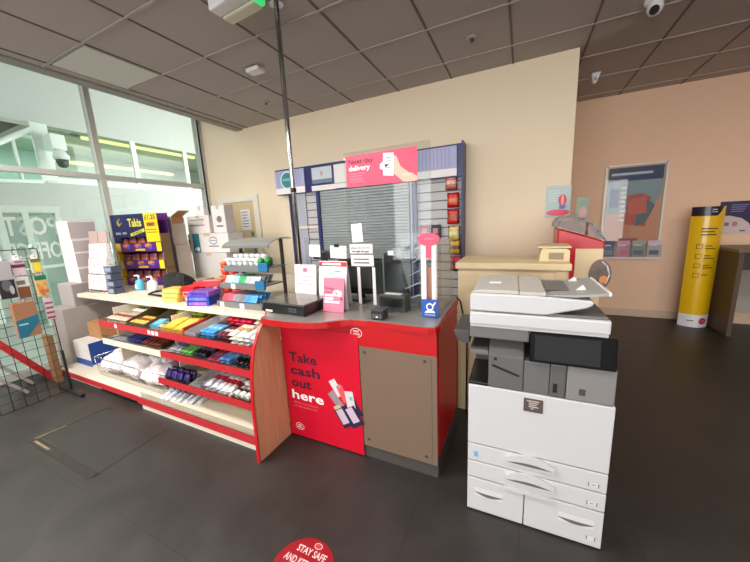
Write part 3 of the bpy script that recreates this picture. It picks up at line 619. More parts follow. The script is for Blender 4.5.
# crisp display stand: three cartons one above the other
PUR = c_((82, 30, 110), .4); NVY = c_((20, 30, 72), .4); YLW = c_((226, 196, 30), .4); DK = c_((40, 26, 40), .7)
cx0, cx1, cy = -4.37, -3.71, 2.06; wk = (cx1-cx0)/.81; WK = Matrix.Diagonal((wk, 1, 1, 1))
for q, (z, h, lb) in enumerate(((ZW, .2, 'purple crisp carton, lowest of the three stacked on the worktop'), (ZW+.2, .2, 'purple crisp carton, middle of the three stacked on the worktop'), (ZW+.4, .43, 'navy and yellow crisp carton with tall printed back, topmost of its stack'))):
    k = thing('crisp_carton', lb, 'carton', ((cx0+cx1)/2, cy+.1, z))
    SD = c_((122, 98, 58), .6); mb = MB(); mb.box(cx0, cx0+.01, cy, cy+.13, z+.001, z+min(h, .2), YLW).box(cx1-.01, cx1, cy, cy+.13, z+.001, z+min(h, .2), SD).box(cx0, cx1, cy+.12, cy+.13, z+.001, z+h, PUR)
    mb.box(cx0, cx1, cy, cy+.13, z+.001, z+.006, PUR); mb.build('carton_body', k)
    M = FR(cx0, cy, z) @ WK; mb = MB(); mb.box(.0, .81, 0, .1, 0, .008, PUR, M)
    if q < 2 or 1:
        for j, xx in enumerate((.2, .4, .58)):
            mb.disc(M, xx, .07, .06, .022, c_((200, 120, 60)), .0095); mb.disc(M, xx+.03, .05, .03, .022, c_((60, 90, 170)), .0105)
        mb.rect(M, .0, .09, 0, .1, c_((206, 170, 60)), .0095); mb.rect(M, .72, .8, 0, .1, YLW, .0095); mb.rect(M, .35, .52, .012, .032, YLW, .0115)
    mb.build('front_lip', k)
    mb = MB()
    for j in range(5):
        pillow(mb, T(cx0+.075+.128*j, cy+.075, z+.1, 0, 84), .124, .17, .05, c_((96, 44, 60), .3), c_((150, 80, 40), .3))
    mb.build('crisp_bags', k)
    if q == 2:
        mb = MB(); M = FR(cx0, cy-.002, z+.17) @ WK; mb.box(0, .58, 0, .26, 0, .008, NVY, M); mb.box(.58, .8, -.06, .26, 0, .008, YLW, M); mb.rect(M, 0, .12, -.06, 0, NVY, .004)
        mb.text('Takis', M, .3, .12, .09, c_((210, 200, 60)), True, w=.23, lift=.01)
        rot_rect(mb, M, .44, .05, .26, .035, 12, c_((196, 200, 60)), .0095); mb.text('FUEGO', M @ Matrix.Rotation(math.radians(12), 4, 'Z'), .36, -.055, .025, NVY, True, w=.17, lift=.011)
        mb.text('ROLL', M, .06, .035, .025, c_((200, 210, 226)), True, w=.09, lift=.01); mb.text('INTO', M, .18, .035, .025, c_((200, 210, 226)), True, w=.07, lift=.01)
        rot_rect(mb, M, .15, .17, .08, .06, 30, c_((150, 140, 50)), .0095); rot_rect(mb, M, .17, .18, .06, .04, 30, NVY, .0105)
        mb.text('£1.25', M, .6, .19, .05, INK, True, w=.18, lift=.01); rot_rect(mb, M, .69, .135, .15, .05, 0, c_((190, 120, 30)), .0095); mb.text('PMP', M, .63, .12, .03, INK, True, w=.12, lift=.011)
        mb.lines(M, .6, .78, .07, .03, 2, .012, c_((140, 110, 30)), .2, .0095)
        mb.build('header_card', k)
    k.rotation_euler = (0, 0, math.radians(13))
# hand wash bottles
def pump_bottle(x, y, z, r, h, m, cap, lb):
    k = thing('pump_bottle', lb, 'bottle', (x, y, z))
    MB().lathe([(r*.9, 0), (r, .01), (r, h*.75), (r*.8, h*.9), (r*.3, h), (0, h)], (x, y, z+.001), m, 16).build('bottle_body', k)
    mb = MB(); mb.cyl((x, y, z+h), (x, y, z+h*1.35), r*.25, cap, 10); mb.tube([(x, y, z+h*1.35), (x-r*1.2, y-r*.4, z+h*1.32)], r*.2, cap, 8); mb.build('pump', k)
    mb = MB(); M = FR(x, y-r*1.005, z+h*.2); mb.rect(M, -r*.5, r*.5, 0, h*.4, PAPER, .001); mb.build('front_label', k)
pump_bottle(-3.74, 1.86, ZW, .04, .12, mat('blue_gel', (90, 176, 214), .12), WHITE, 'clear blue hand gel pump bottle on the worktop before the purple cartons')
pump_bottle(-3.58, 1.9, ZW, .045, .11, WHITE, WHITE, 'white pump bottle on the worktop right of the blue gel')
for i, (x, c) in enumerate(((-3.5, (210, 206, 200)), (-3.39, (196, 186, 176)))):
    k = thing('lidded_tub', ('pale tub with white lid behind the white pump bottle', 'greyish tub with white lid beside the black bag')[i], 'tub', (x, 2.03, ZW))
    MB().lathe([(.045, 0), (.05, .09), (0, .09)], (x, 2.03, ZW+.001), c_(c), 16).build('tub_body', k); MB().lathe([(.053, 0), (.053, .018), (0, .02)], (x, 2.03, ZW+.091), WHITE, 16).build('lid', k)
# black bag
k = thing('black_bag', 'slumped black fabric bag lying on the worktop', 'bag', (-3.1, 1.9, ZW))
CLOTH = mat('black_fabric', (24, 24, 27), .9, bump=.6, bscale=18)
bmv = []; 
mb = MB(); n1, n2 = 14, 20; vs = []; fs = []
for i in range(n1+1):
    for j in range(n2):
        a = i/n1*PI; t = 2*PI*j/n2; w = math.sin(a)**.7*(1+.12*math.sin(3*t+i*.8)+.07*math.sin(7*t))
        hx = .19*w*math.cos(t)+.03*math.cos(a); hy = .12*w*math.sin(t); hz = .09-.09*math.cos(a)*(1+.25*math.sin(2*t+1)); vs.append((-3.12+hx, 1.9+hy, ZW+.002+max(0, hz)))
for i in range(n1):
    for j in range(n2): fs.append((i*n2+j, i*n2+(j+1) % n2, (i+1)*n2+(j+1) % n2, (i+1)*n2+j))
mb.add(vs, fs, CLOTH, None, True); mb.build('bag_body', k)
mb = MB(); mb.tube([(-3.03, 1.89, ZW+.17), (-2.96, 1.86, ZW+.185), (-2.92, 1.83, ZW+.13), (-2.9, 1.8, ZW+.06), (-2.88, 1.77, ZW+.012)], .011, CLOTH, 8); mb.build('strap', k); mb = MB(); mb.tube([(-3.27, 1.85, ZW+.03), (-3.38, 1.78, ZW+.012), (-3.32, 1.71, ZW+.012), (-3.1, 1.7, ZW+.012)], .01, CLOTH, 8); mb.build('strap', k)
# cartons at the back of the worktop
def carton(x0, x1, y0, y1, z0, z1, m, lb, deco=None, rz=0):
    k = thing('delivery_carton', lb, 'carton', ((x0+x1)/2, (y0+y1)/2, z0)); c = V(((x0+x1)/2, (y0+y1)/2, 0))
    M = Matrix.Translation(c) @ Matrix.Rotation(math.radians(rz), 4, 'Z') @ Matrix.Translation(-c)
    mb = MB(); mb.box(x0, x1, y0, y1, z0+.001, z1, m, M, .006); F = M @ FR(x0, y0-.0005, z0)
    if deco: deco(mb, F, x1-x0, z1-z0)
    mb.build('carton_body', k)
    mb = MB(); tp = mat('parcel_tape', (190, 170, 140), .3); mb.rect(M @ frame((x0, y0, z1), (1, 0, 0), (0, 1, 0)), (x1-x0)*.42, (x1-x0)*.58, 0, y1-y0, tp, .001); mb.rect(F, (x1-x0)*.42, (x1-x0)*.58, (z1-z0)*.86, z1-z0, mat('parcel_tape', (190, 170, 140), .3), .002); mb.build('tape', k)
    return k
TEAL = c_((36, 112, 134), .5)
BC = mat('taupe_card', (176, 164, 154), .7, noise=.05)
def d_logo(mb, F, w, h): mb.poly(F, [(w*.3, h*.4), (w*.6, h*.3), (w*.8, h*.5), (w*.5, h*.62)], GINK); mb.lines(F, w*.15, w*.6, h*.8, h*.08, 2, h*.03, GINK)
def d_logo2(mb, F, w, h): mb.ring(F, w*.4, h*.55, w*.14, h*.2, .012, GINK); mb.rect(F, w*.62, w*.8, h*.45, h*.62, GINK)
def d_teal(mb, F, w, h):
    mb.rect(F, w*.12, w*.3, 0, h, TEAL); mb.disc(F, w*.24, h*.18, .03, .03, WINK, .003); mb.rect(F, w*.16, w*.19, h*.1, h*.26, WINK, .003)
    mb.ring(F, w*.64, h*.62, .075, .05, .012, c_((90, 130, 140))); mb.rect(F, w*.57, w*.71, h*.6, h*.64, c_((90, 130, 140)), .002); mb.rect(F, w*.52, w*.76, h*.3, h*.36, GINK, .002); mb.rect(F, 0, w*.05, h*.2, h*.7, GINK, .002)
def d_lines(mb, F, w, h): mb.lines(F, w*.1, w*.85, h*.75, h*.3, 2, h*.05, GINK, .1)
def d_round(mb, F, w, h): mb.disc(F, w*.55, h*.5, w*.2, h*.12, GINK); mb.rect(F, w*.3, w*.8, h*.22, h*.28, GINK)
carton(-4.2, -3.78, 2.33, 2.52, ZW, 1.3, BC, 'taupe carton, lowest of the stack right of the crisp display', d_logo)
carton(-4.2, -3.8, 2.33, 2.51, 1.3, 1.56, BC, 'taupe carton, second in the stack right of the crisp display', d_logo2)
k = thing('open_carton', 'small open carton with raised brown flaps on top of the taupe stack', 'carton', (-4.0, 2.46, 1.56))
mb = MB(); mb.box(-4.19, -3.8, 2.34, 2.35, 1.562, 1.64, WCARD).box(-4.19, -3.8, 2.49, 2.50, 1.562, 1.64, CARD).box(-4.19, -4.18, 2.35, 2.49, 1.562, 1.64, CARD).box(-3.81, -3.8, 2.35, 2.49, 1.562, 1.64, CARD).box(-4.18, -3.81, 2.35, 2.49, 1.562, 1.568, CARD); mb.build('carton_body', k)
MB().prism([(-3.8, 1.64), (-3.65, 1.7), (-3.652, 1.704), (-3.804, 1.644)], 2.35, 2.49, CARD, 'y').build('flap', k); MB().prism([(2.34, 1.64), (2.22, 1.68), (2.223, 1.684), (2.344, 1.644)], -4.1, -3.83, CARD, 'x').build('flap', k)
carton(-3.98, -3.32, 2.66, 2.86, ZW, 1.178, mat('plain_grey_card', (196, 192, 190), .7), 'plain pale grey carton on the worktop beneath the teal striped carton')
carton(-4.0, -3.24, 2.65, 2.88, 1.178, 1.42, WCARD, 'wide white carton with teal stripe and oval mark', d_teal)
carton(-3.98, -3.56, 2.66, 2.8, 1.42, 1.645, WCARD, 'white carton with grey lines on the left of the teal striped carton', d_lines)
carton(-3.46, -3.25, 2.64, 2.78, 1.42, 1.75, WCARD, 'narrow upright white carton with round mark, right end of the stack', d_round, 4)
carton(-4.0, -3.83, 2.81, 2.87, 1.42, 1.78, PAPER, 'tall thin white carton standing behind the grey lined carton')
# sweets in front of the gum stand
for i in range(5):
    pack('sweet_bag', T(-2.86+.115*i, 2.06+.02*i, ZW+.002, 4, 0), .11, .26, .075, G(176, 146, 110), G(206, 180, 140), 'tan sweet bag in the pile behind the red and blue boxes', 'sweet bag', 'tan bags behind the boxes')
for i in range(4):
    pack('sweet_bag', T(-2.80+.115*i, 2.08, ZW+.079, -6, 0), .11, .24, .06, G(196, 170, 120) if i % 2 else G(150, 84, 50), G(214, 196, 150), 'brown and cream sweet bag on top of the tan pile', 'sweet bag', 'brown and cream bags')
for q in range(3):
    boxpack('sweet_box', T(-2.77+.01*q, 1.64, ZW+.001+.041*q, 8+4*q), .17, .12, .04, G(222, 176, 70), G(240, 206, 120), ('yellow sweet box at the bottom of the stack at the left', 'yellow sweet box in the middle of the stack at the left', 'yellow sweet box on top of the stack at the left')[q], 'sweet box')
for q in range(3):
    boxpack('sweet_box', T(-2.585, 1.7, ZW+.001+.046*q, -12+6*q), .16, .13, .045, (G(206, 40, 50), G(230, 220, 220), G(206, 30, 40))[q], (G(236, 200, 200), G(190, 40, 60), None)[q], ('red sweet box with pink panel at the bottom beside the yellow stack', 'white sweet box with red panel between two red boxes', 'plain red sweet box on the white one')[q], 'sweet box')
for q in range(3):
    boxpack('sweet_box', T(-2.39+.015*q, 1.63, ZW+.001+.041*q, 18-3*q), .2, .14, .04, (G(24, 70, 190), G(20, 66, 180), G(130, 90, 190))[q], (G(160, 110, 190), G(120, 120, 220), G(70, 60, 170))[q], ('bright blue sweet box with lilac panel at the bottom of its stack', 'bright blue sweet box in the middle of its stack', 'lilac sweet box on the bright blue boxes')[q], 'sweet box')
boxpack('sweet_box', T(-2.46, 1.77, ZW+.127, 22), .24, .12, .045, G(196, 22, 36), G(214, 40, 50), 'long red sweet box lying across the top of the sweet box stacks', 'sweet box', stripe=G(236, 220, 220))
MB().box(-2.5, -2.36, 1.745, 1.865, ZW, ZW+.126, G(226, 216, 214), bev=.003).build('sweet_box', None, 'white sweet box under the long red one', 'sweet box')
ORG = G(236, 110, 40); 
for z_ in range(6):
    for i in range(2):
        x = -2.33+.074*i; y = 1.83+.03*i; z = ZW+.001+z_*.056
        k = thing('sweet_tub', 'orange and red sweet tub in the double column left of the gum stand', 'tub', (x, y, z), 'orange tubs by the gum stand')
        MB().lathe([(.03, 0), (.034, .036), (0, .036)], (x, y, z), G(214, 50, 36), 12).build('tub_body', k); MB().lathe([(.036, 0), (.036, .008), (.02, .018), (0, .018)], (x, y, z+.036), ORG, 12).build('lid', k)
# gum stand
k = thing('gum_stand', 'grey three tier gum stand with curved canopy on the worktop', 'display stand', (-1.98, 1.78, ZW))
sx0, sx1 = -2.2, -1.715
GST = mat('stand_grey', (120, 122, 122), .4, .2)
tiers = [(.03, 1.62), (.17, 1.67), (.30, 1.72)]
for z, y in tiers:
    s_ = MB().box(sx0, sx1, y, y+.2, ZW+z, ZW+z+.008, GST).build('tier', k)
    MB().box(sx0, sx1, y-.008, y, ZW+z-.03, ZW+z+.018, GST, bev=.004).build('front_rail', s_)
for x in (sx0+.01, sx1-.02): MB().box(x, x+.012, 1.88, 1.91, ZW+.001, ZW+.515, DGREY).box(x, x+.012, 1.62, 1.88, ZW+.001, ZW+.02, DGREY).build('side_frame', k)
mb = MB(); arc = [(1.74, .475), (1.76, .49), (1.81, .51), (1.88, .523), (1.95, .525), (2.0, .515)]
mb.prism([(y, ZW+z) for y, z in arc]+[(y, ZW+z-.006) for y, z in arc[::-1]], sx0-.01, sx1+.005, mat('canopy_grey', (150, 152, 148), .3, .3), 'x'); mb.box(sx0-.01, sx1+.005, 1.736, 1.744, ZW+.455, ZW+.474, GST); mb.build('canopy', k)
for z, y in tiers[1:]: MB().box(sx1-.075, sx1+.015, y-.03, y-.009, ZW+z-.018, ZW+z+.045, c_((24, 104, 150)), bev=.004).build('flag', k, 'teal blue price flag')
for z, y, xx in ((.03, 1.62, (.04, .26)), (.17, 1.67, (.13,))):
    for x in xx: MB().box(sx0+x, sx0+x+.045, y-.0105, y-.0085, ZW+z-.026, ZW+z+.012, PAPER).build('price_ticket', k)
def gum_rows(tz, ty, cols, lb):
    n = len(cols); 
    for i, (c, nm) in enumerate(cols):
        x = sx0+.02+(sx1-sx0-.11)*(i+.5)/n
        for j in range(4):
            boxpack('gum_pack', T(x, ty+.03+.04*j, ZW+tz+.009+.001, 0, 0, 0) @ Matrix.Rotation(math.radians(-32), 4, 'X'), .43/n*.9, .012, .062, G(*c), None, '%s gum pack standing in the %s tier of the grey stand' % (nm, lb), 'gum pack', '%s gum packs, %s tier' % (nm, lb), stripe=None)
gum_rows(.03, 1.62, (((206, 70, 90), 'pinkish red'), ((214, 90, 110), 'rose pink'), ((130, 126, 136), 'smoke grey'), ((110, 110, 120), 'charcoal grey'), ((40, 130, 206), 'bright blue'), ((70, 150, 210), 'pale blue')), 'lowest')
gum_rows(.17, 1.67, (((210, 214, 220), 'white'), ((150, 190, 206), 'ice blue'), ((30, 150, 80), 'emerald green'), ((160, 158, 170), 'silver lilac'), ((176, 180, 186), 'silver')), 'middle')
for j in range(2):
    for i in range(6):
        x = sx0+.045+.062*i+.02*j; y = 1.75+.062*j; z = ZW+.309+.032*j
        if j: z = ZW+.309
        k2 = thing('gum_tub', 'white round lidded gum tub on the top tier of the grey stand', 'tub', (x, y, z), 'white gum tubs')
        MB().lathe([(.024, 0), (.028, .04+.03*j), (0, .04+.03*j)], (x, y, z), G(190, 194, 200), 14).build('tub_body', k2); MB().lathe([(.03, 0), (.03, .02), (.026, .026), (0, .026)], (x, y, z+.04+.03*j), WHITE, 14).build('lid', k2)
for i in range(3):
    x = sx1-.1+.03*i-.02*(i == 2); y = 1.75+.06*(i == 1)+.03*(i == 2)
    MB().lathe([(.022, 0), (.026, .055), (.02, .065), (0, .065)], (x, y, ZW+.309), G(40, 140, 60), 14).build('gum_tub', None, 'green gum tub at the right end of the top tier', 'tub', 'green gum tubs')

# ---- left end: box stack, card rack, cartons --------------------------------
k = thing('grey_carton', 'large plain grey carton leaning at the left end of the shelving', 'carton', (-4.5, 1.75, 0))
MB().box(-4.7, -4.375, 1.40, 2.1, .001, .70, mat('warm_grey_card', (156, 148, 142), .7, noise=.03), bev=.006).build('carton_body', k)
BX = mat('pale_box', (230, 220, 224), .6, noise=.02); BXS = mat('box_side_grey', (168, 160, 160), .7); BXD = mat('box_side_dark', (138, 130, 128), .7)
k = thing('delivery_carton', 'grey carton under the stack of pale boxes at the window', 'carton', (-4.55, 1.7, .701))
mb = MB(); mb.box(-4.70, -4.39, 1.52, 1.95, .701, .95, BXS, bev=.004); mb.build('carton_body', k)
mb = MB(); mb.box(-4.3895, -4.387, 1.53, 1.94, .71, .94, BXD); mb.build('side_face_tone', k, 'darker grey side face')  # darker tone of the carton's side face, laid on as a sheet
zz = .951
for q, (h, x0, w, y1) in enumerate(((.17, -4.69, .29, 1.80), (.17, -4.69, .285, 1.80), (.14, -4.685, .28, 1.79), (.2, -4.68, .26, 1.86))):
    k = thing('pale_box', ('pale pink box, lowest of the stack by the window', 'pale pink box, second from the bottom of the stack by the window', 'pale pink box, third from the bottom of the stack by the window', 'pale pink box with grey side, topmost of the stack by the window')[q], 'box', (-4.55, 1.72, zz))
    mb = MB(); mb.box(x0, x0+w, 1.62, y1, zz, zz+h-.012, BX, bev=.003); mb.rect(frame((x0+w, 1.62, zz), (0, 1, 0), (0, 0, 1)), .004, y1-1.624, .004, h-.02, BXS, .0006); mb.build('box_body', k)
    mb = MB(); mb.box(x0-.001, x0+w+.001, 1.619, y1+.001, zz+h-.0118, zz+h-.001, mat('box_lid', (214, 204, 208), .6), bev=.002); mb.build('lid', k)
    zz += h
# rack of greeting packs
k = thing('card_rack', 'wire rack of pink floral packets at the left end of the worktop', 'rack', (-4.12, 1.7, ZW))
mb = MB(); mb.tube([(-4.31, 1.62, ZW+.005), (-3.93, 1.62, ZW+.005), (-3.93, 1.8, ZW+.005), (-4.31, 1.8, ZW+.005), (-4.31, 1.62, ZW+.005)], .005, CHROME, 6)
for x in (-4.31, -3.93): mb.tube([(x, 1.76, ZW+.005), (x, 1.76, ZW+.66)], .005, CHROME, 6)
for z in (.12, .29, .46, .64): mb.tube([(-4.31, 1.76, ZW+z), (-3.93, 1.76, ZW+z)], .004, CHROME, 6)
mb.build('wire_frame', k)
def floral():
    m = bpy.data.materials.new('pink_floral'); m.use_nodes = True; nt = m.node_tree; b = nt.nodes['Principled BSDF']; L = nt.links.new
    tc = nt.nodes.new('ShaderNodeTexCoord'); v = nt.nodes.new('ShaderNodeTexVoronoi'); v.inputs['Scale'].default_value = 34; L(tc.outputs['Object'], v.inputs['Vector'])
    r = nt.nodes.new('ShaderNodeValToRGB'); e = r.color_ramp.elements; e[0].position = .12; e[0].color = lin((206, 96, 110)); e[1].position = .45; e[1].color = lin((240, 222, 224))
    x = e.new(.28); x.color = lin((240, 186, 190)); L(v.outputs['Distance'], r.inputs[0]); L(r.outputs[0], b.inputs['Base Color']); b.inputs['Roughness'].default_value = .3
    return m
FLO = floral()
for q, z in enumerate((.03, .2, .36)):
    for i in range(2):
        boxpack('floral_packet', T(-4.215+.19*i, 1.71-.03*(2-q), ZW+z, 0, -8), .175, .03, .16, FLO, None, 'pink floral packet hanging in the wire rack on the worktop', 'packet', 'floral packets in the wire rack')
for i in range(2):
    boxpack('blank_card', T(-4.215+.19*i, 1.735, ZW+.525, 0, -4), .175, .012, .13, c_((176, 150, 146), .6), None, ('brown grey card pack at the top left of the wire rack', 'brown grey card pack at the top right of the wire rack')[i], 'card pack')
for q in range(4):
    boxpack('tape_box', T(-3.83+.01*(q % 2), 1.68, ZW+.001+.075*q, 6*(q % 2)), .12, .1, .065, c_((70, 78, 100), .4), c_((140, 150, 170), .4), ('slate blue box, lowest of four stacked beside the floral packets', 'slate blue box, second from bottom of four beside the floral packets', 'slate blue box, third from bottom of four beside the floral packets', 'slate blue box, topmost of four beside the floral packets')[q], 'box')

# ---- wire grid panel with hanging packs -------------------------------------
gx = -3.83
k = thing('grid_panel', 'black wire grid panel standing on feet at the left edge', 'display panel', (gx, .7, 0))
BW = mat('black_wire', (28, 26, 26), .4)
mb = MB(); gy0, gy1 = .2, 1.165
ny = 13; nz = 17
for i in range(ny+1):
    y = gy0+(gy1-gy0)*i/ny; mb.cyl((gx, y, .03), (gx, y, 1.37), .004 if i in (0, ny) else .0025, BW, 5)
for j in range(nz+1):
    z = .03+1.34*j/nz; mb.cyl((gx, gy0, z), (gx, gy1, z), .004 if j in (0, nz) else .0025, BW, 5)
mb.build('wire_mesh', k)
for y in (gy1-.01, gy0+.02):
    MB().box(gx-.2, gx+.24, y-.015, y+.015, .001, .03, BW, bev=.004).build('foot', k)
mb = MB(); mb.box(gx-.008, gx+.008, gy1-.01, gy1+.008, .03, .42, BW); mb.build('leg_clamp', k)
mb = MB(); mb.lathe([(.016, 0), (.02, .012), (.012, .03), (0, .032)], (gx, gy1-.03, 1.375), c_((150, 190, 226), .3), 12); mb.build('end_clip', k, 'pale blue plastic clip')
def hang(px0, py0, px1, py1, d, m, lb, deco=None, cat='pack', kind_='hanging_pack'):
    a = at(px0, py0, 'x', gx+.02); b = at(px1, py1, 'x', gx+.02); y0, y1 = sorted((a.y, b.y)); z0, z1 = sorted((a.z, b.z))
    k = thing(kind_, lb, cat, (gx+.02, (y0+y1)/2, z0))
    mb = MB(); mb.box(gx+.008, gx+.008+d, y0, y1, z0, z1, m, bev=.004); F = frame((gx+.008+d, y0, z0), (0, 1, 0), (0, 0, 1))
    if deco: deco(mb, F, y1-y0, z1-z0)
    mb.build('pack_body', k)
    mb = MB(); ym = (y0+y1)/2; mb.box(gx+.009, gx+.011, ym-.02, ym+.02, z1-.002, z1+.035, PAPER); mb.build('header_tab', k)
    mb = MB(); mb.cyl((gx-.004, ym, z1+.02), (gx+.05, ym, z1+.02), .003, BW, 6); mb.build('hook', k)
def dk_car(mb, F, w, h): mb.rect(F, 0, w, 0, h*.5, c_((36, 36, 40))); mb.disc(F, w*.5, h*.35, w*.3, h*.16, c_((90, 90, 96)), .002); mb.disc(F, w*.75, h*.22, w*.14, h*.12, c_((160, 160, 160)), .003)
def dk_band(mb, F, w, h): mb.rect(F, 0, w, h*.5, h*.7, c_((100, 36, 60))); mb.rect(F, w*.3, w*.9, h*.78, h*.9, c_((140, 120, 130)), .002)
def dk_yel(mb, F, w, h): mb.rect(F, 0, w, h*.75, h, c_((116, 110, 50))); mb.disc(F, w*.55, h*.4, w*.35, h*.28, c_((226, 206, 40)), .002)
def dk_brown(mb, F, w, h): mb.rect(F, w*.1, w*.92, .02*h, h*.55, c_((116, 74, 44))); mb.rect(F, w*.1, w*.7, h*.66, h*.85, c_((110, 106, 110)), .002)
def dk_orange(mb, F, w, h):
    mb.rect(F, 0, w, h*.78, h, c_((20, 110, 84)))
    for i in range(8): mb.disc(F, w*(.15+.7*random.random()), h*(.1+.5*random.random()), w*.15, h*.1, c_((214, 140, 60)) if i % 2 else c_((190, 110, 60)), .002+.0003*i)
def dk_teal(mb, F, w, h): mb.poly(F, [(0, 0), (w*.35, 0), (w, h*.38), (w, h*.6), (0, h*.5)], c_((28, 104, 130))); mb.rect(F, w*.1, w*.5, h*.36, h*.4, c_((150, 200, 210)), .002)
def dk_str(mb, F, w, h):
    for i in range(4): mb.rect(F, 0, w, h*(.05+.24*i), h*(.15+.24*i), c_((150, 70, 90)))
hang(-10, 262, 17, 297, .04, c_((158, 156, 160)), 'grey toy car pack hanging at the far left of the grid', dk_car)
hang(9, 260, 27, 275, .02, c_((196, 182, 188)), 'white pack with maroon band hanging near the top of the grid', dk_band)
hang(29, 259, 43, 272, .02, c_((196, 196, 150)), 'yellow pack hanging at the top right of the grid', dk_yel)
hang(13, 278, 33, 297, .02, c_((206, 206, 204)), 'white pack with brown contents hanging in the middle of the grid', dk_brown)
hang(33, 276, 50, 295, .02, c_((206, 176, 120)), 'orange nut pack with green header hanging at the grid right side', dk_orange)
hang(9, 304, 41, 333, .05, c_((150, 104, 76), .7), 'brown box with teal corner hanging low on the grid', dk_teal)
hang(43, 300, 56, 318, .02, c_((206, 190, 194)), 'pink striped pack hanging at the lower right of the grid', dk_str)
# boards leaning by the window
def board(p, q, w, t, m, edge, nm, lb):
    p, q = V(p), V(q); d = (q-p); L_ = d.length; M = frame(p, d, (1, 0, 0) if abs(d.x) < .5*L_ else (0, 1, 0))
    k = thing(nm, lb, 'board', p); MB().box(0, L_, 0, w, -t/2, t/2, m, M, .002).build('board_body', k)
    if edge: MB().box(0, L_, w, w+.008, -t*.9, t*.9, edge, M).build('edge_strip', k)
board((-4.66, 1.215, .02), (-4.66, .62, 1.02), .3, .03, SHELFW, STRIP, 'leaning_shelf', 'spare cream shelf with red edge leaning steeply at the window')
board((-4.55, 1.08, .02), (-4.55, .45, 1.0), .16, .025, GCARD, None, 'leaning_board', 'grey board leaning before the red edged spare shelf')
board((-4.3, .98, .02), (-4.3, .3, .98), .12, .025, GCARD, None, 'leaning_board', 'narrow grey board nearest the wire grid, leaning by the window')
k = None
MB().box(-4.34, -4.2, 1.2, 1.24, .001, .5, DCARD, Matrix.Identity(4), .003).build('cardboard_strip', None, 'brown cardboard piece standing at the end of the bottom shelf behind the grid', 'cardboard')

# ------------------------------------------------------------------ wall kiosk
k = thing('wall_kiosk', 'navy framed kiosk with header panels and roller shutter on the back wall', 'kiosk', (-1.9, 3.5, .0))
yk = 3.5; LIL = c_((176, 178, 216), .45)
hb = MB(); hb.box(-3.17, -.6, yk, YB-.002, 1.9, 2.235, NAVY); hb.build('header', k)
def hpanel(x0, x1, z0, z1, m, nm, deco=None):
    mb = MB(); M = FR(x0, yk-.01, z0); mb.box(0, x1-x0, 0, z1-z0, -.01, .006, m, M); 
    if deco: deco(mb, M @ Matrix.Translation((0, 0, .006)), x1-x0, z1-z0)
    mb.build(nm, k)
def stripes(mb, M, w, h):
    mb.rect(M, 0, w, 0, h*.26, WINK)
    for i in range(9): mb.rect(M, w*(.1+.09*i), w*(.1+.09*i)+.008, h*.3, h*.95, c_((140, 146, 200)))
def teald(mb, M, w, h):
    stripes(mb, M, w, h); mb.disc(M, w*.42, h*.58, .12, .12, c_((226, 232, 236)), .002); mb.disc(M, w*.42, h*.58, .1, .1, c_((60, 140, 150)), .003); mb.rect(M, w*.42-.08, w*.42+.08, h*.56, h*.66, c_((130, 190, 196)), .004)
hpanel(-3.16, -2.66, 1.905, 2.215, LIL, 'sign_panel', teald)
hpanel(-2.19, -1.15, 1.91, 2.2, c_((240, 236, 236)), 'sign_panel', lambda mb, M, w, h: mb.rect(M, 0, w, h*.2, h*.22, GINK))
hpanel(-2.55, -2.19, 1.905, 1.97, c_((240, 236, 236)), 'sign_panel')
hpanel(-1.12, -.655, 1.91, 2.215, LIL, 'sign_panel', stripes)
s_ = MB().box(-2.555, -2.195, yk-.02, yk-.001, 1.975, 2.215, NAVY, bev=.004).build('screen_frame', k)
mb = MB(); M = FR(-2.53, yk-.021, 1.995); mb.rect(M, 0, .31, 0, .2, c_((208, 216, 226), .2), 0); mb.rect(M, 0, .31, 0, .05, c_((110, 130, 150)), .001); mb.disc(M, .155, .12, .02, .03, c_((190, 160, 150)), .001); mb.build('screen', s_)
MB().box(-.6, -.585, yk-.05, YB-.002, .05, 2.25, NAVY).build('end_panel', k)
mb = MB(); mb.box(-2.95, -2.93, yk-.02, YB-.002, .02, 1.9, c_((60, 62, 100))).box(-2.93, -2.72, yk+.05, yk+.06, .02, 1.9, c_((176, 180, 196))); mb.build('side_panel', k)
def slatwall(x0, x1, z0, z1, nm):
    mb = MB(); mb.box(x0, x1, yk+.07, yk+.09, z0, z1, SLAT); z = z0+.06
    while z < z1-.02:
        mb.box(x0, x1, yk+.067, yk+.0705, z, z+.012, GROOVE); z += .1
    mb.build(nm, k)
slatwall(-2.72, -2.5, .1, 1.9, 'slat_panel'); slatwall(-1.12, -.605, .1, 1.9, 'slat_panel')
MB().box(-2.92, -2.5, yk+.02, yk+.07, 1.42, 1.455, OFFW).build('slat_shelf', k)
mb = MB(); z = .1
while z < 1.9:
    mb.prism([(yk+.03, z), (yk+.018, z+.008), (yk+.018, z+.028), (yk+.03, z+.036)], -2.46, -1.2, SHUT, 'x'); z += .036
mb.box(-2.46, -1.2, yk+.03, yk+.04, .02, 1.9, SHUT); mb.build('roller_shutter', k)
for a, b in ((-2.5, -2.455), (-1.2, -1.12)): MB().box(a, b, yk-.01, YB-.002, .02, 1.9, NAVY).build('shutter_post', k)
MB().box(-1.18, -1.165, yk-.014, yk-.011, .02, 1.9, SHUT).build('guide_rail', k)
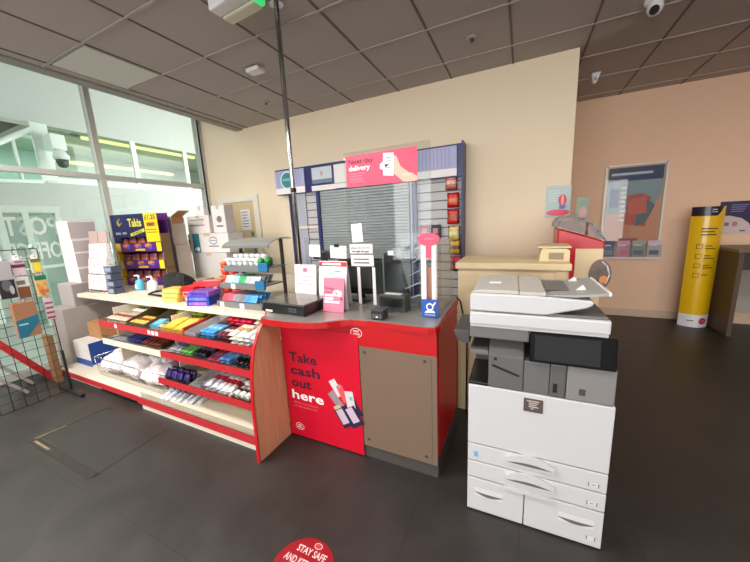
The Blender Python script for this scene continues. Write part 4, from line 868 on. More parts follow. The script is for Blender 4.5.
# packets on the slat wall
def snack(x, z, w, h, m, m2, lb, grp):
    k = thing('snack_packet', lb, 'snack packet', (x, yk+.05, z), grp)
    pillow(MB(), Matrix.Translation((x, yk+.03, z+h/2)) @ Matrix.Rotation(PI/2, 4, 'X') @ Matrix.Translation((0, 0, -.012)), w, h, .03, m, m2).build('packet_body', k)
    mb = MB(); mb.cyl((x, yk+.068, z+h-.006), (x, yk-.01, z+h-.006), .003, CHROME, 6); mb.build('hook', k)
for i, (x, z, c, c2, lb) in enumerate(((-.72, 1.77, (196, 96, 80), (230, 180, 160), 'salmon snack packet, topmost of the hanging column'), (-.70, 1.58, (206, 20, 26), (236, 120, 40), 'bright red snack packet below the salmon one'), (-.70, 1.40, (206, 30, 30), (150, 80, 40), 'red and brown snack packet, third down the hanging column'),
                                     (-.69, 1.22, (222, 196, 110), (240, 226, 170), 'cream yellow snack packet, fourth down the hanging column'), (-.68, 1.06, (206, 160, 50), (120, 70, 40), 'gold snack packet, fifth down the hanging column'), (-.67, .88, (196, 40, 60), (80, 50, 110), 'crimson snack packet, lowest of the hanging column'))):
    snack(x, z, .13, .16, G(*c), G(*c2), lb, None)
for x, c, lb in ((-1.03, (176, 40, 80), 'dark pink boxed gift card pack on the slat wall, left of two'), (-.9, (46, 34, 40), 'near black boxed gift card pack on the slat wall, right of two')):
    k2 = thing('boxed_pack', lb, 'pack', (x, yk+.05, 1.25))
    mb = MB(); mb.box(x-.055, x+.055, yk+.02, yk+.064, 1.25, 1.4, c_(c)); mb.rect(FR(x, yk+.02, 1.25), -.03, .03, .05, .11, c_((210, 140, 160)), .001); mb.build('pack_body', k2)
    mb = MB(); mb.cyl((x, yk+.068, 1.41), (x, yk+.01, 1.41), .003, CHROME, 6); mb.box(x-.02, x+.02, yk+.04, yk+.043, 1.4, 1.425, PAPER); mb.build('hook', k2)

# ------------------------------------------------------------------ acrylic screens and papers
yp = 1.8; zc = .9075  # sizes and places of counter items scaled about the camera onto the raised top
k = thing('acrylic_screen', 'tall clear acrylic screen standing on the counter under the pink sign', 'screen', (-.75, yp, zc))
MB().box(-1.05, -.485, yp, yp+.005, zc+.001, 1.895, PLEXI).build('sheet', k)
for x in (-.98, -.55): MB().box(x-.03, x+.03, yp+.0055, yp+.03, zc+.001, zc+.03, PLEXI).build('foot', k)
k = thing('acrylic_screen', 'lower clear acrylic screen added to hold the small papers, to the left between pole and tall screen', 'screen', (-1.25, yp, zc))  # sheet added as a support for the papers that would float here
MB().box(-1.42, -1.055, yp, yp+.005, zc+.001, 1.37, PLEXI).build('sheet', k)
for x in (-1.36, -1.12): MB().box(x-.03, x+.03, yp+.0055, yp+.03, zc+.001, zc+.03, PLEXI).build('foot', k)
k = thing('acrylic_screen', 'clear acrylic side screen at the right end of the counter', 'screen', (-.402, 1.8, zc))
MB().box(-.412, -.407, 1.6, 2.05, zc+.001, 1.34, PLEXI).build('sheet', k)
MB().box(-.435, -.4125, 1.9, 1.95, zc+.001, zc+.03, PLEXI).build('foot', k)
k = thing('acrylic_screen', 'small clear acrylic screen standing right of the printed notices', 'screen', (-.7, 1.66, zc))
MB().box(-.815, -.62, 1.655, 1.66, zc+.001, 1.3, PLEXI).build('sheet', k)
MB().box(-.75, -.69, 1.6605, 1.68, zc+.001, zc+.025, PLEXI).build('foot', k)
MB().box(-.705, -.67, 1.652, 1.6545, 1.262, 1.288, PAPER).build('small_sticker', None, 'tiny white sticker on the small acrylic screen', 'sticker')
# pink sign
mb = MB(); sw, sh = .472, .19; M = frame((-1.033, yp-.0055, 1.682), (sw, 0, 0), (0, 0, 1)); KS = sw/.52
mb.box(0, sw, 0, sh, 0, .005, PINK, M); M = M @ Matrix.Translation((0, 0, .005)) @ Matrix.Diagonal((KS, KS, 1, 1))
mb.text('Next day', M, .025, .152, .034, INK, False, w=.19); mb.text('delivery', M, .025, .108, .034, WINK, True, w=.165)
mb.lines(M, .028, .15, .085, .016, 3, .005, LPINK, .25); mb.lines(M, .028, .16, .03, -.012, 2, .005, LPINK, .25)
mb.poly(M, [(.43, .0), (.52, .0), (.52, .03), (.46, .06), (.41, .1), (.38, .17), (.36, .17), (.36, .06)], c_((246, 180, 160)), .001)
mb.poly(M, [(.285, .055), (.36, .045), (.365, .19), (.29, .195)], c_((232, 232, 240)), .0025); mb.poly(M, [(.262, .1), (.3, .085), (.3, .15), (.265, .13)], c_((226, 226, 230)), .0028)
mb.lines(M, .305, .345, .16, .02, 4, .005, GINK, .4, .003); mb.poly(M, [(.3, .105), (.33, .115), (.3, .125)], INK, .0032)
mb.poly(M, [(.41, .04), (.47, .035), (.5, .05), (.44, .055)], c_((250, 196, 176)), .003)
mb.build('hanging_sign', None, 'pink sign reading next day delivery with a hand holding a phone', 'sign')
def paper(x0, x1, z0, z1, y, lb, deco=None, rz=0, nm='paper_notice', m=PAPER, th=.002):
    mb = MB(); M = FR(x0, y, z0) @ Matrix.Rotation(math.radians(rz), 4, 'Z'); mb.box(0, x1-x0, 0, z1-z0, 0, th, m, M); M = M @ Matrix.Translation((0, 0, th))
    if deco: deco(mb, M, x1-x0, z1-z0)
    return mb.build(nm, None, lb, 'notice')
yq = yp
paper(-1.02, -.94, 1.33, 1.45, yq, 'plain looking white notice stuck highest on the tall acrylic screen', lambda mb, M, w, h: mb.lines(M, w*.2, w*.8, h*.7, h*.14, 4, h*.035, c_((190, 184, 188)), .3), 3)
paper(-1.045, -.875, 1.252, 1.318, yq, 'white notice asking people not to lean through the gap', lambda mb, M, w, h: (mb.text('please do not lean', M, w*.08, h*.55, .015, INK, False, w=w*.84), mb.text('through this gap', M, w*.1, h*.2, .015, INK, True, w=w*.75), mb.rect(M, 0, w, 0, .005, GINK, .001)))
paper(-1.04, -.87, 1.172, 1.246, yq, 'lower white notice with two dark printed lines under the gap notice', lambda mb, M, w, h: (mb.lines(M, w*.12, w*.85, h*.55, h*.32, 2, h*.14, GINK, .1)))
paper(-1.385, -1.29, 1.235, 1.32, yq, 'small white paper at the left of the low acrylic screen', lambda mb, M, w, h: mb.lines(M, w*.15, w*.8, h*.7, h*.2, 2, h*.03, c_((200, 196, 198)), .3), -2)
o_ = paper(-1.205, -1.075, 1.225, 1.312, yq, 'white paper held by a black clip on the low acrylic screen', lambda mb, M, w, h: mb.lines(M, w*.2, w*.85, h*.55, h*.2, 3, h*.03, c_((170, 176, 186)), .3), -2)
MB().box(-1.165, -1.13, yp-.009, yp-.003, 1.3, 1.322, BLACK).build('clip', o_, 'black bulldog clip')
for x, lb in ((-.997, 'white vertical strip on the tall screen, left of the pair below the notices'), (-.885, 'white vertical strip on the tall screen, right of the pair below the notices')):
    MB().box(x, x+.022, yp-.003, yp-.0005, zc+.002, 1.165, PAPER).build('paper_strip', None, lb, 'strip')

# things on the counter
k = thing('parcel_scale', 'flat black parcel scale with glossy top at the left of the counter', 'scale', (-1.33, 1.56, zc))
M = Matrix.Translation((-1.335, 1.555, zc)) @ Matrix.Rotation(math.radians(-3), 4, 'Z')
MB().box(-.185, .165, -.12, .13, .003, .066, BLACK, M, .005).build('housing', k)
MB().box(-.188, .168, -.123, .133, .0665, .076, mat('glossy_plate', (104, 102, 98), .14, .35), M, .003).build('weighing_plate', k)
F = M @ frame((0, -.1205, .035), (1, 0, 0), (0, 0, 1))
mb = MB(); mb.box(.045, .105, -.012, .012, .0, .0015, c_((90, 90, 96)), F); mb.rect(F, .05, .1, -.008, .008, c_((40, 44, 50)), .002); mb.build('display', k)
mb = MB(); mb.box(-.16, -.1, -.026, -.014, 0, .001, PAPER, F); mb.build('asset_label', k)
def tent_card(x, y, w, h, m, lb, deco, nm, rz=0, d=.1):
    k = thing(nm, lb, 'leaflet stand', (x, y, zc)); Mz = T(x, y, zc+.001, rz)
    F = Mz @ frame((0, 0, 0), (1, 0, 0), (0, d*.5, h))
    mb = MB(); mb.box(-w/2, w/2, 0, h, -.002, 0, m, F); deco(mb, F, w, h); mb.build('front_card', k)
    Bk = Mz @ frame((0, d, 0), (1, 0, 0), (0, -d*.5+.004, h)); mb = MB(); mb.box(-w/2, w/2, 0, h*.99, -.002, 0, mat('card_back', (206, 200, 200), .6), Bk); mb.build('back_strut', k)
    return k
def dc1(mb, F, w, h):
    mb.disc(F, 0, h*.86, w*.12, w*.09, LPINK); mb.rect(F, -w*.06, w*.06, h*.85, h*.875, PINK, .002)
    for i, (a, b) in enumerate(((.36, .3), (.3, .2), (.38, .32))): mb.rect(F, -w*a, w*b, h*(.68-.1*i), h*(.68-.1*i)+.007, c_((190, 160, 168)), .002)
tent_card(-1.395, 1.722, .195, .275, PAPER, 'white leaning card with pink emblem standing behind the black scale', dc1, 'display_card', -2, .06)
def dc2(mb, F, w, h):
    mb.rect(F, -w/2, w/2, h*.88, h*.98, c_((214, 36, 50)), .001); mb.lines(F, -w*.38, w*.3, h*.91, .02, 1, .014, WINK, 0, .002); mb.rect(F, w*.08, w*.3, h*.76, h*.78, GINK, .002); mb.lines(F, -w*.35, w*.35, h*.7, h*.06, 3, .004, c_((180, 176, 184)), .3, .002)
tent_card(-1.155, 1.705, .225, .305, PAPER, 'white leaflet with red header standing behind the pink leaflet', dc2, 'display_leaflet', -2, .08)
def dc3(mb, F, w, h):
    mb.text('Drop', F, -w*.42, h*.66, .018, INK, False, w=w*.42); mb.text('your', F, -w*.42, h*.55, .016, INK, False, w=w*.32)
    for i, b in enumerate((.05, .0, .3)): mb.rect(F, -w*.42, w*b, h*(.46-.1*i), h*(.46-.1*i)+.014, WINK, .002)
    mb.disc(F, w*.2, h*.56, w*.22, h*.09, WINK, .002); mb.poly(F, [(w*.05, h*.6), (w*.2, h*.48), (w*.24, h*.44), (w*.18, h*.58)], GINK, .003); mb.disc(F, w*.3, h*.54, .018, .018, c_((214, 206, 216)), .003); mb.rect(F, w*.36, w*.44, h*.37, h*.43, INK, .003)
tent_card(-1.065, 1.575, .152, .215, LPINK, 'pink tent leaflet standing at the front of the counter', dc3, 'tent_leaflet', 0, .07)
x, y = -.725, 1.535
k = thing('card_reader', 'small black boxy card reader on the front of the counter', 'card reader', (x, y, zc))
MB().box(x-.038, x+.038, y-.03, y+.045, zc+.0005, zc+.054, BLACK, bev=.007).build('housing', k)
mb = MB(); F = FR(x, y-.0305, zc); mb.box(-.031, .031, .008, .04, 0, .001, c_((44, 44, 48)), F)
for i in range(3): mb.rect(F, -.029+.021*i, -.013+.021*i, .011, .037, c_((84, 84, 90)), .0015)
mb.rect(F, -.006, .007, .017, .024, WINK, .0025); mb.build('keys', k)
MB().box(x-.041, x+.041, y-.034, y+.048, zc+.0545, zc+.062, DGREY, bev=.003).build('lid', k)
# monitors and equipment behind the screen
k = thing('computer_monitor', 'large black monitor seen from behind the tall acrylic screen', 'monitor', (-1.05, 1.95, zc))
MB().box(-1.22, -.87, 1.91, 1.935, .95, 1.21, BLACK, bev=.006).build('panel', k)
MB().box(-1.15, -.94, 1.885, 1.9095, 1.0, 1.16, DGREY, bev=.01).build('rear_cover', k)
mb = MB(); mb.box(-1.08, -1.02, 1.9355, 1.95, zc+.01, 1.05, BLACK).box(-1.15, -.95, 1.87, 2.0, zc, zc+.01, BLACK); mb.build('stand', k)
k = thing('computer_monitor', 'slanted dark monitor right of the notices behind the screen', 'monitor', (-.77, 1.94, zc))
M = T(-.775, 1.935, zc, -18)
MB().prism([(-.09, .065), (.12, .045), (.025, .32), (-.09, .335)], -.018, .018, c_((52, 52, 56), .4), 'y', M, .004).build('panel', k)
mb = MB(); mb.box(-.04, .04, -.05, .05, 0.0005, .01, BLACK, M).box(-.015, .015, .0, .017, .01, .075, BLACK, M); mb.build('stand', k)
k = thing('receipt_printer', 'dark grey receipt printer standing behind the small acrylic screen', 'printer', (-.70, 1.735, zc))
M = T(-.70, 1.735, zc, -6); MB().box(-.095, .085, -.045, .045, 0.0005, .105, c_((64, 66, 66), .4), M, .01).build('housing', k); mb = MB(); mb.box(-.09, .08, -.048, -.0455, .03, .09, BLACK, M); mb.build('front_cover', k); MB().box(-.06, .05, -.03, .0, .1055, .11, PAPER, M).build('paper_slot', k)
k = thing('bracket_arm', 'black bracket arm fixed behind the small papers', 'bracket', (-1.36, 1.93, zc))
mb = MB(); mb.cyl((-1.33, 1.93, zc+.008), (-1.33, 1.93, 1.22), .012, BLACK, 10).box(-1.44, -1.23, 1.91, 1.95, 1.2, 1.265, BLACK, bev=.01); mb.build('arm', k); mb = MB(); mb.box(-1.4, -1.27, 1.87, 1.99, zc+.0005, zc+.008, BLACK); mb.build('base', k)
k = thing('leaflet_rack', 'tiered clear acrylic leaflet rack slanting behind the small screen', 'rack', (-.56, 1.9, zc))
for i in range(5):
    z = zc+.07+.085*i; MB().prism([(-.70+.025*i, z-.045), (-.52, z+.025), (-.521, z+.029), (-.701+.025*i, z-.041)], 1.85, 1.90, mat('frosted_acrylic', (206, 208, 210), .25), 'y').build('tray', k)
mb = MB(); mb.box(-.72, -.515, 1.901, 1.907, zc+.0005, zc+.47, PLEXI); mb.build('back_sheet', k)
x, y = -.468, 1.715
k = thing('collection_tube', 'tall clear collection tube with pink round top and white strips', 'collection box', (x, y, zc))
MB().box(x-.053, x+.053, y-.035, y+.035, zc+.0005, zc+.40, PLEXI).build('clear_case', k)
MB().box(x-.052, x+.052, y-.033, y+.033, zc+.001, zc+.012, WHITE).build('base', k)
for s_ in (-1, 1): MB().box(x+s_*.031-.015, x+s_*.031+.015, y-.0385, y-.0355, zc+.02, zc+.42, PAPER).build('white_strip', k)
mb = MB(); n = 28; el = [(x+.063*math.cos(2*PI*i/n), zc+.44+.036*math.sin(2*PI*i/n)) for i in range(n)]; mb.prism(el, y-.042, y-.022, PINK, 'y'); mb.box(x-.016, x+.016, y-.0412, y-.036, zc+.335, zc+.41, PINK)
mb.lines(FR(x, y-.0425, zc+.44), -.026, .034, 0, .012, 1, .007, LPINK, 0); mb.build('pink_header', k)
mb = MB(); mb.box(x-.02, x+.02, y-.02, y+.025, zc+.0125, zc+.28, c_((196, 130, 106))); mb.build('contents', k)
x, y = -.455, 1.64
k = thing('hearing_loop_sign', 'blue hearing loop sign with white ear symbol on the counter', 'sign', (x, y, zc))
mb = MB(); M = FR(x, y, zc+.004) @ Matrix.Diagonal((.88, .88, 1, 1)); BLS = c_((28, 84, 170), .35); mb.box(-.057, .057, 0, .115, -.003, 0, BLS, M)
mb.poly(M, [(-.03, .035), (.0, .055), (.03, .038), (.035, .03), (-.035, .026)], WINK)
mb.ring(M, .0, .068, .024, .024, .008, WINK); mb.poly(M, [(.012, .075), (.036, .104), (.042, .098), (.02, .07)], WINK, .0025); mb.lines(M, -.035, .035, .012, .01, 1, .004, c_((190, 210, 240)), 0)
mb.build('panel', k); mb = MB(); mb.box(x-.045, x+.045, y-.005, y+.025, zc+.0005, zc+.004, PLEXI); mb.build('base', k)
# cable at the counter end
mb = MB(); mb.tube([(-.40, 2.14, .91), (-.375, 2.145, .88), (-.36, 2.15, .8), (-.34, 2.15, .7), (-.33, 2.16, .55), (-.33, 2.16, .3), (-.33, 2.16, .01)], .006, BLACK, 8)
mb.build('power_cable', None, 'black cable hanging down behind the right end of the counter', 'cable')

# ------------------------------------------------------------------ cream cabinet behind the copier
k = thing('cream_cabinet', 'low cream cabinet with overhanging top between counter and copier', 'cabinet', (-.07, 2.4, 0))
CRM = mat('cream_wood', (226, 204, 162), .5, noise=.03)
MB().box(-.405, .26, 2.22, 2.62, 0.001, 1.105, CRM).build('body', k)
MB().box(-.42, .285, 2.195, 2.64, 1.106, 1.148, CRM, bev=.004).build('top', k)
mb = MB(); mb.box(.262, .275, 2.23, 2.62, .02, 1.1, c_((206, 182, 142))); mb.box(.2, .262, 2.212, 2.2195, .02, 1.1, c_((214, 190, 150))); mb.build('side_panel', k)
k = thing('slotted_box', 'small cream slotted box with sloping lid on the cream cabinet', 'box', (.2, 2.42, 1.148))
MB().prism([(.11, 1.149), (.285, 1.149), (.285, 1.215), (.27, 1.23), (.13, 1.235), (.12, 1.22)], 2.32, 2.56, CRM, 'y').build('body', k)
MB().box(.10, .29, 2.31, 2.57, 1.236, 1.248, CRM, bev=.003).build('lid', k)
mb = MB(); mb.box(.165, .25, 2.317, 2.3195, 1.16, 1.205, c_((150, 134, 108))); mb.build('slot', k)
# red lottery-style stand with domed clear lid
k = thing('red_stand', 'red round fronted stand with clear arched lid beside the wall corner', 'stand', (.42, 3.1, 0))
RED2 = mat('stand_red', (206, 24, 34), .3)
MB().prism([(.27, .001), (.6, .001), (.6, 1.225), (.27, 1.335)], 3.0, 3.4, RED2, 'y', None, .01).build('body', k)
ao = [(.25, 1.345), (.255, 1.39), (.28, 1.42), (.33, 1.437), (.39, 1.43), (.45, 1.405), (.51, 1.36), (.56, 1.30), (.6, 1.232)]
MB().prism(ao, 3.0, 3.4, glass('tinted_lid', (206, 190, 176)), 'y').build('clear_lid', k)
mb = MB(); mb.tube([(x, 2.995, z) for x, z in ao], .009, LGREY, 6); mb.build('lid_trim', k)
mb = MB(); mb.prism([(.29, 1.345), (.5, 1.275), (.5, 1.3), (.4, 1.385), (.3, 1.4)], 3.1, 3.3, c_((150, 110, 90)), 'y'); mb.build('contents', k)
k = thing('round_window_board', 'cream board with round dark porthole standing behind the copier', 'board', (.5, 2.5, 0))
cx_, cz_ = .48, 1.045
MB().box(.335, .49, 2.47, 2.485, .001, 1.215, CRM).build('board_body', k)
ep = lambda rx, rz, n=32: [(cx_+rx*math.cos(2*PI*i/n), cz_+rz*math.sin(2*PI*i/n)) for i in range(n)]
ph = MB().prism(ep(.062, .1), 2.455, 2.4695, mat('porthole_dark', (92, 66, 58), .25, noise=.5, nscale=12), 'y').build('porthole', k)
mb = MB(); F = FR(cx_, 2.455, cz_); mb.disc(F, .02, -.035, .024, .028, c_((226, 136, 50), .3), .002); mb.disc(F, -.035, -.045, .016, .02, c_((196, 140, 126), .3), .002); mb.disc(F, -.01, -.068, .018, .018, c_((70, 50, 80), .3), .0015); mb.disc(F, .018, -.07, .014, .014, c_((120, 80, 110), .3), .0025); mb.build('picture', ph)
mb = MB(); mb.tube([(cx_+.005, 2.452, cz_+.088), (cx_+.035, 2.452, cz_+.055), (cx_+.05, 2.452, cz_+.0), (cx_+.035, 2.452, cz_-.06)], .004, WHITE, 6); mb.build('bright_rim', ph)
mb = MB(); M = FR(.205, YB-.004, 1.42); MP = c_((186, 206, 204), .5); mb.box(0, .215, 0, .31, 0, .003, MP, M); M = M @ Matrix.Translation((0, 0, .003)); mb.lines(M, .02, .12, .26, .025, 5, .01, c_((214, 226, 226)), .3)
mb.disc(M, .11, .05, .1, .032, PINK); mb.disc(M, .145, .17, .035, .055, c_((226, 60, 90)), .002); mb.poly(M, [(.12, .085), (.165, .085), (.18, .12), (.12, .12)], c_((90, 120, 190)), .003); mb.disc(M, .145, .17, .012, .05, c_((240, 170, 170)), .003); mb.build('wall_poster', None, 'pale mint poster with pink balloon shape on the back wall near its corner', 'poster')
mb = MB(); M = FR(.425, 3.29, 1.37); mb.box(0, .09, 0, .22, 0, .004, c_((140, 150, 130), .5), M); mb.disc(M, .05, .09, .03, .05, c_((190, 150, 140)), .006); mb.disc(M, .055, .17, .03, .03, c_((120, 150, 130)), .006); mb.rect(M, .02, .08, .01, .04, c_((150, 60, 60)), .005)
mb.build('leaflet', None, 'narrow greenish leaflet standing up behind the red stand lid', 'leaflet')

# ------------------------------------------------------------------ the copier
cx0, cx1, cf, cb = -.2, .362, 1.37, 1.86
k = thing('office_copier', 'tall white and grey office photocopier with black touch screen at the front', 'copier', (cx0, cf, 0))
WP = mat('copier_white', (199, 199, 202), .4)
MB().box(cx0+.01, cx1-.01, cf+.03, cb, .02, .69, WP).build('lower_body', k)
for x in (cx0+.06, cx1-.06):
    for y in (cf+.1, cb-.08): MB().cyl((x-.012, y, .0185), (x+.012, y, .0185), .018, BLACK, 14).build('caster', k)
MB().box(cx0, cx1, cf, cf+.03, .385, .69, WP, bev=.005).build('front_door', k)
for i, (zt2, zb2) in enumerate(((.380, .289), (.284, .197))):
    dr = MB().box(cx0, cx1, cf+.001, cf+.03, zb2, zt2, WP, bev=.004).build('drawer', k)
    mb = MB(); mb.prism([(x, z) for x, z in [(-.03+.2*t, (zt2-.022)+.03*math.sin(PI*t)) for t in [j/14 for j in range(15)]]]+[(.17, zt2-.052), (-.03, zt2-.052)], cf-.012, cf+.0005, WP, 'y'); mb.build('handle', dr)
    mb = MB(); F = FR(0, cf-.0125, 0); mb.poly(F, [(-.025+.19*t, (zt2-.040)+.012*math.sin(PI*t)) for t in [j/12 for j in range(13)]]+[(-.025+.19*(1-t), (zt2-.040)-.002*math.sin(PI*t)) for t in [j/12 for j in range(13)]], MGREY, .001); mb.build('grip_recess', dr)
    mb = MB(); F = FR(.295, cf+.0005, zb2+.02); mb.rect(F, 0, .039, 0, .02, c_((214, 212, 216)), .0006); mb.rect(F, 0, .004, 0, .02, GINK, .001); mb.rect(F, .035, .039, 0, .02, GINK, .001); mb.rect(F, .012, .026, .008, .012, GINK, .001); mb.build('paper_gauge', dr)
    if i == 0:
        mb = MB(); mb.rect(FR(cx0+.03, cf+.0005, zt2-.065), 0, .018, 0, .026, c_((110, 170, 220)), .001); mb.build('size_label', dr, 'small blue size sticker')
mb = MB(); mb.prism([(x, z) for x, z in [(-.035+.205*t, .194+.014*math.sin(PI*t)) for t in [j/14 for j in range(15)]]]+[(.17, .186), (-.035, .186)], cf-.012, cf+.0005, WP, 'y'); mb.build('trim_lip', k)
for x0, x1, h0, h1 in ((cx0, .054, -.165, -.035), (.058, cx1, .195, .33)):
    dr = MB().box(x0, x1, cf+.001, cf+.03, .008, .191, WP, bev=.004).build('drawer', k)
    mb = MB(); F = FR(0, cf+.0005, 0); zc_ = .112; mb.rect(F, h0, h1, zc_-.018, zc_+.03, c_((214, 212, 216)), .0005); mb.poly(F, [(h0+(h1-h0)*t, zc_+.005-.002*math.sin(PI*t)) for t in [j/12 for j in range(13)]]+[(h0+(h1-h0)*(1-t), zc_+.003-.018*math.sin(PI*t)) for t in [j/12 for j in range(13)]], MGREY, .0012); mb.build('grip_recess', dr)
mb = MB(); F = FR(.305, cf+.0005, .04); mb.rect(F, 0, .034, 0, .02, c_((214, 212, 216)), .0006); mb.rect(F, 0, .004, 0, .02, GINK, .001); mb.rect(F, .03, .034, 0, .02, GINK, .001); mb.build('paper_gauge', k)
mb = MB(); F = FR(.035, cf-.0005, .607); mb.box(0, .075, 0, .062, 0, .003, c_((88, 78, 76), .3), F); F = F @ Matrix.Translation((0, 0, .003))
for i, (a, b) in enumerate(((.012, .06), (.02, .055), (.02, .05), (.02, .058), (.028, .04))): mb.rect(F, a, b, .05-.009*i, .054-.009*i, c_((206, 196, 186)), .0006)
mb.build('name_plate', k)
mb = MB(); mb.box(cx1-.01, cx1+.018, cf+.16, cb-.03, .3, .84, WP, bev=.008); mb.build('side_door', k)
mb = MB(); mb.box(cx1+.0185, cx1+.028, cf+.25, cb-.1, .45, .6, LGREY, bev=.004); mb.build('bypass_tray', k)
# middle: dark cavity, finisher, panel
G1 = c_((100, 98, 98), .45); G2 = c_((88, 86, 86), .45)
MB().box(cx0+.005, cx1-.02, cf+.26, cb, .691, .94, DGREY).build('middle_body', k)
MB().box(cx0, -.118, cf+.005, cf+.26, .691, .705, BLACK, bev=.002).build('output_tray', k)
MB().box(cx0, .045, cf+.015, cf+.258, .918, .972, MGREY, bev=.006).build('upper_band', k)
MB().box(.0455, .322, cf+.03, cf+.258, .95, .972, WP, bev=.004).build('upper_band_right', k)
MB().prism([(cf+.004, .692), (cf+.258, .692), (cf+.258, .916), (cf+.14, .914), (cf+.09, .905), (cf+.012, .845)], -.115, .03, G2, 'x', None, .004).build('finisher_cover', k)
F = frame((-.10, cf+.0035, .80), (.105, 0, -.035), (.035, 0, .105))
mb = MB(); mb.box(0, .118, -.004, .004, -.001, .001, BLACK, F); mb.build('exit_slot', k)
F2 = FR(-.092, cf+.003, .825); mb = MB(); mb.box(0, .012, 0, .012, -.001, .001, BLACK, F2); mb.build('release_button', k)
MB().box(.031, .128, cf+.006, cf+.25, .692, .838, G1, bev=.004).build('toner_cover', k)
MB().box(.129, .188, cf+.002, cf+.25, .692, .84, G2, bev=.006).build('tray_latch', k)
MB().box(.142, .157, cf-.001, cf+.0015, .715, .755, BLACK).build('latch_grip', k)
mb = MB(); mb.box(.19, cx1-.006, cf+.001, cf+.25, .692, .846, c_((128, 126, 124), .45), bev=.005); mb.rect(FR(.235, cf+.0005, .72), 0, .022, 0, .028, DGREY, .001); mb.build('usb_panel', k)
tilt = Matrix.Translation((.048, cf-.012, .846)) @ Matrix.Rotation(math.radians(-9), 4, 'X')
MB().box(0, .3, -.004, .014, 0, .126, mat('screen_side', (10, 10, 12), .5, spec=.1), tilt, .004).build('screen_bezel', k)
mb = MB(); F = tilt @ frame((0, -.0045, 0), (1, 0, 0), (0, 0, 1)); mb.rect(F, .018, .246, .012, .116, mat('screen_off', (40, 41, 44), .5, spec=.1), .0008); mb.rect(F, .25, .29, .012, .116, mat('screen_side', (10, 10, 12), .5, spec=.1), .0008); mb.build('touch_screen', k)
MB().box(.07, .3, cf+.035, cf+.25, .847, .948, DGREY).build('screen_arm', k)
# left output wing
MB().prism([(-.275, .935), (-.203, .94), (-.203, .875), (-.23, .875), (-.268, .905)], cf+.04, cf+.3, DGREY, 'y', None, .003).build('side_tray', k)
MB().box(-.2, -.117, cf+.03, cf+.258, .83, .853, MGREY, bev=.004).build('side_tray_support', k)
# scanner and document feeder
MB().box(cx0+.005, .318, cf+.008, cb-.05, .973, .985, c_((206, 204, 208)), bev=.003).build('scanner_seam', k)
MB().box(cx0+.002, .322, cf, cb-.04, .9855, 1.042, WP, bev=.008).build('scanner_body', k)
yb_ = 1.79
MB().prism([(cx0+.002, 1.047), (.1, 1.047), (.24, 1.085), (.262, 1.1), (.262, 1.115), (.06, 1.126), (cx0+.01, 1.126), (cx0+.002, 1.118)], cf+.003, yb_, WP, 'y', None, .006).build('feeder_body', k)
MB().box(.105, .312, cf+.01, yb_, 1.0425, 1.054, MGREY, bev=.003).build('feeder_exit_tray', k)
FT = c_((188, 184, 178), .5)
MB().prism([(cx0+.008, 1.1265), (-.002, 1.1265), (-.002, 1.142), (cx0+.05, 1.142), (cx0+.012, 1.134)], cf+.012, yb_-.01, FT, 'y', None, .003).build('feeder_cover', k)
MB().box(-.13, -.075, cf+.16, cf+.19, 1.1422, 1.149, c_((226, 222, 218)), bev=.003).build('cover_latch', k)
MB().box(.0, .098, cf+.012, yb_-.01, 1.1262, 1.14, FT, bev=.003).build('feeder_lid', k)
MB().prism([(.1, 1.128), (.2, 1.134), (.308, 1.146), (.308, 1.136), (.2, 1.124), (.1, 1.1265)], cf+.02, yb_-.06, LGREY, 'y').build('feeder_tray', k)
MB().box(.105, .19, cf+.1, cf+.3, 1.1345, 1.138, MGREY).build('tray_guide_plate', k, 'darker grey plate')
for y in (cf+.1, cf+.3):
    MB().prism([(.215, 1.137), (.25, 1.1405), (.24, 1.158)], y, y+.018, WHITE, 'y').build('paper_guide', k, 'white triangular guide')
MB().box(.3085, .318, cf+.018, yb_-.06, 1.134, 1.15, WHITE, bev=.003).build('tray_end_lip', k)
k.rotation_euler = (0, 0, math.radians(1.3))

# ------------------------------------------------------------------ far wall
yw = YF
k = thing('poster_frame', 'clear acrylic framed poster with orange and navy print on the far wall', 'poster frame', (1.33, yw, .83))
x0, x1, z0, z1 = 1.0, 1.63, 1.0, 2.045
M = FR(x0, yw-.012, z0); w, h = x1-x0, z1-z0
mb = MB(); mb.box(0.03, w-.03, .0, h-.03, -.004, 0, c_((120, 134, 150)), M)
NV = c_((52, 62, 104)); TE = c_((150, 172, 178)); OR = c_((222, 146, 112)); OR2 = c_((232, 158, 126))
mb.rect(M, .03, w-.03, h-.2, h-.03, NV, .001); mb.rect(M, .03, w-.03, h*.4, h-.2, TE, .001); mb.rect(M, .03, w-.03, 0, h*.4, OR, .001); mb.poly(M, [(w-.03, 0), (w-.03, h*.62), (w*.8, h*.45), (w*.5, h*.3), (w*.5, 0)], OR2, .0015)
mb.poly(M, [(.25, .28), (.47, .24), (.5, .62), (.4, .68), (.25, .65)], c_((206, 92, 80)), .002); mb.poly(M, [(.38, .66), (.55, .52), (.48, .32), (.36, .24)], c_((100, 116, 126)), .0025); mb.poly(M, [(.26, .6), (.45, .64), (.47, .42), (.27, .4)], c_((226, 110, 90)), .003)
mb.rect(M, .06, .16, .5, .75, c_((94, 104, 146)), .002); mb.lines(M, .18, .25, .74, .06, 8, .03, c_((226, 210, 206)), .3, .002)
mb.rect(M, .06, w*.78, h-.125, h-.095, c_((210, 214, 230)), .002)
mb.build('poster_sheet', k)
mb = MB(); mb.box(-.005, w+.005, -.02, h+.005, .004, .009, PLEXI, M)
for a, b, c, d_ in ((-.01, .012, -.02, h+.01), (w-.012, w+.01, -.02, h+.01), (0, w, h-.012, h+.01)): mb.box(a, b, c, d_, .0035, .011, c_((226, 220, 212), .2), M)
mb.build('clear_cover', k)
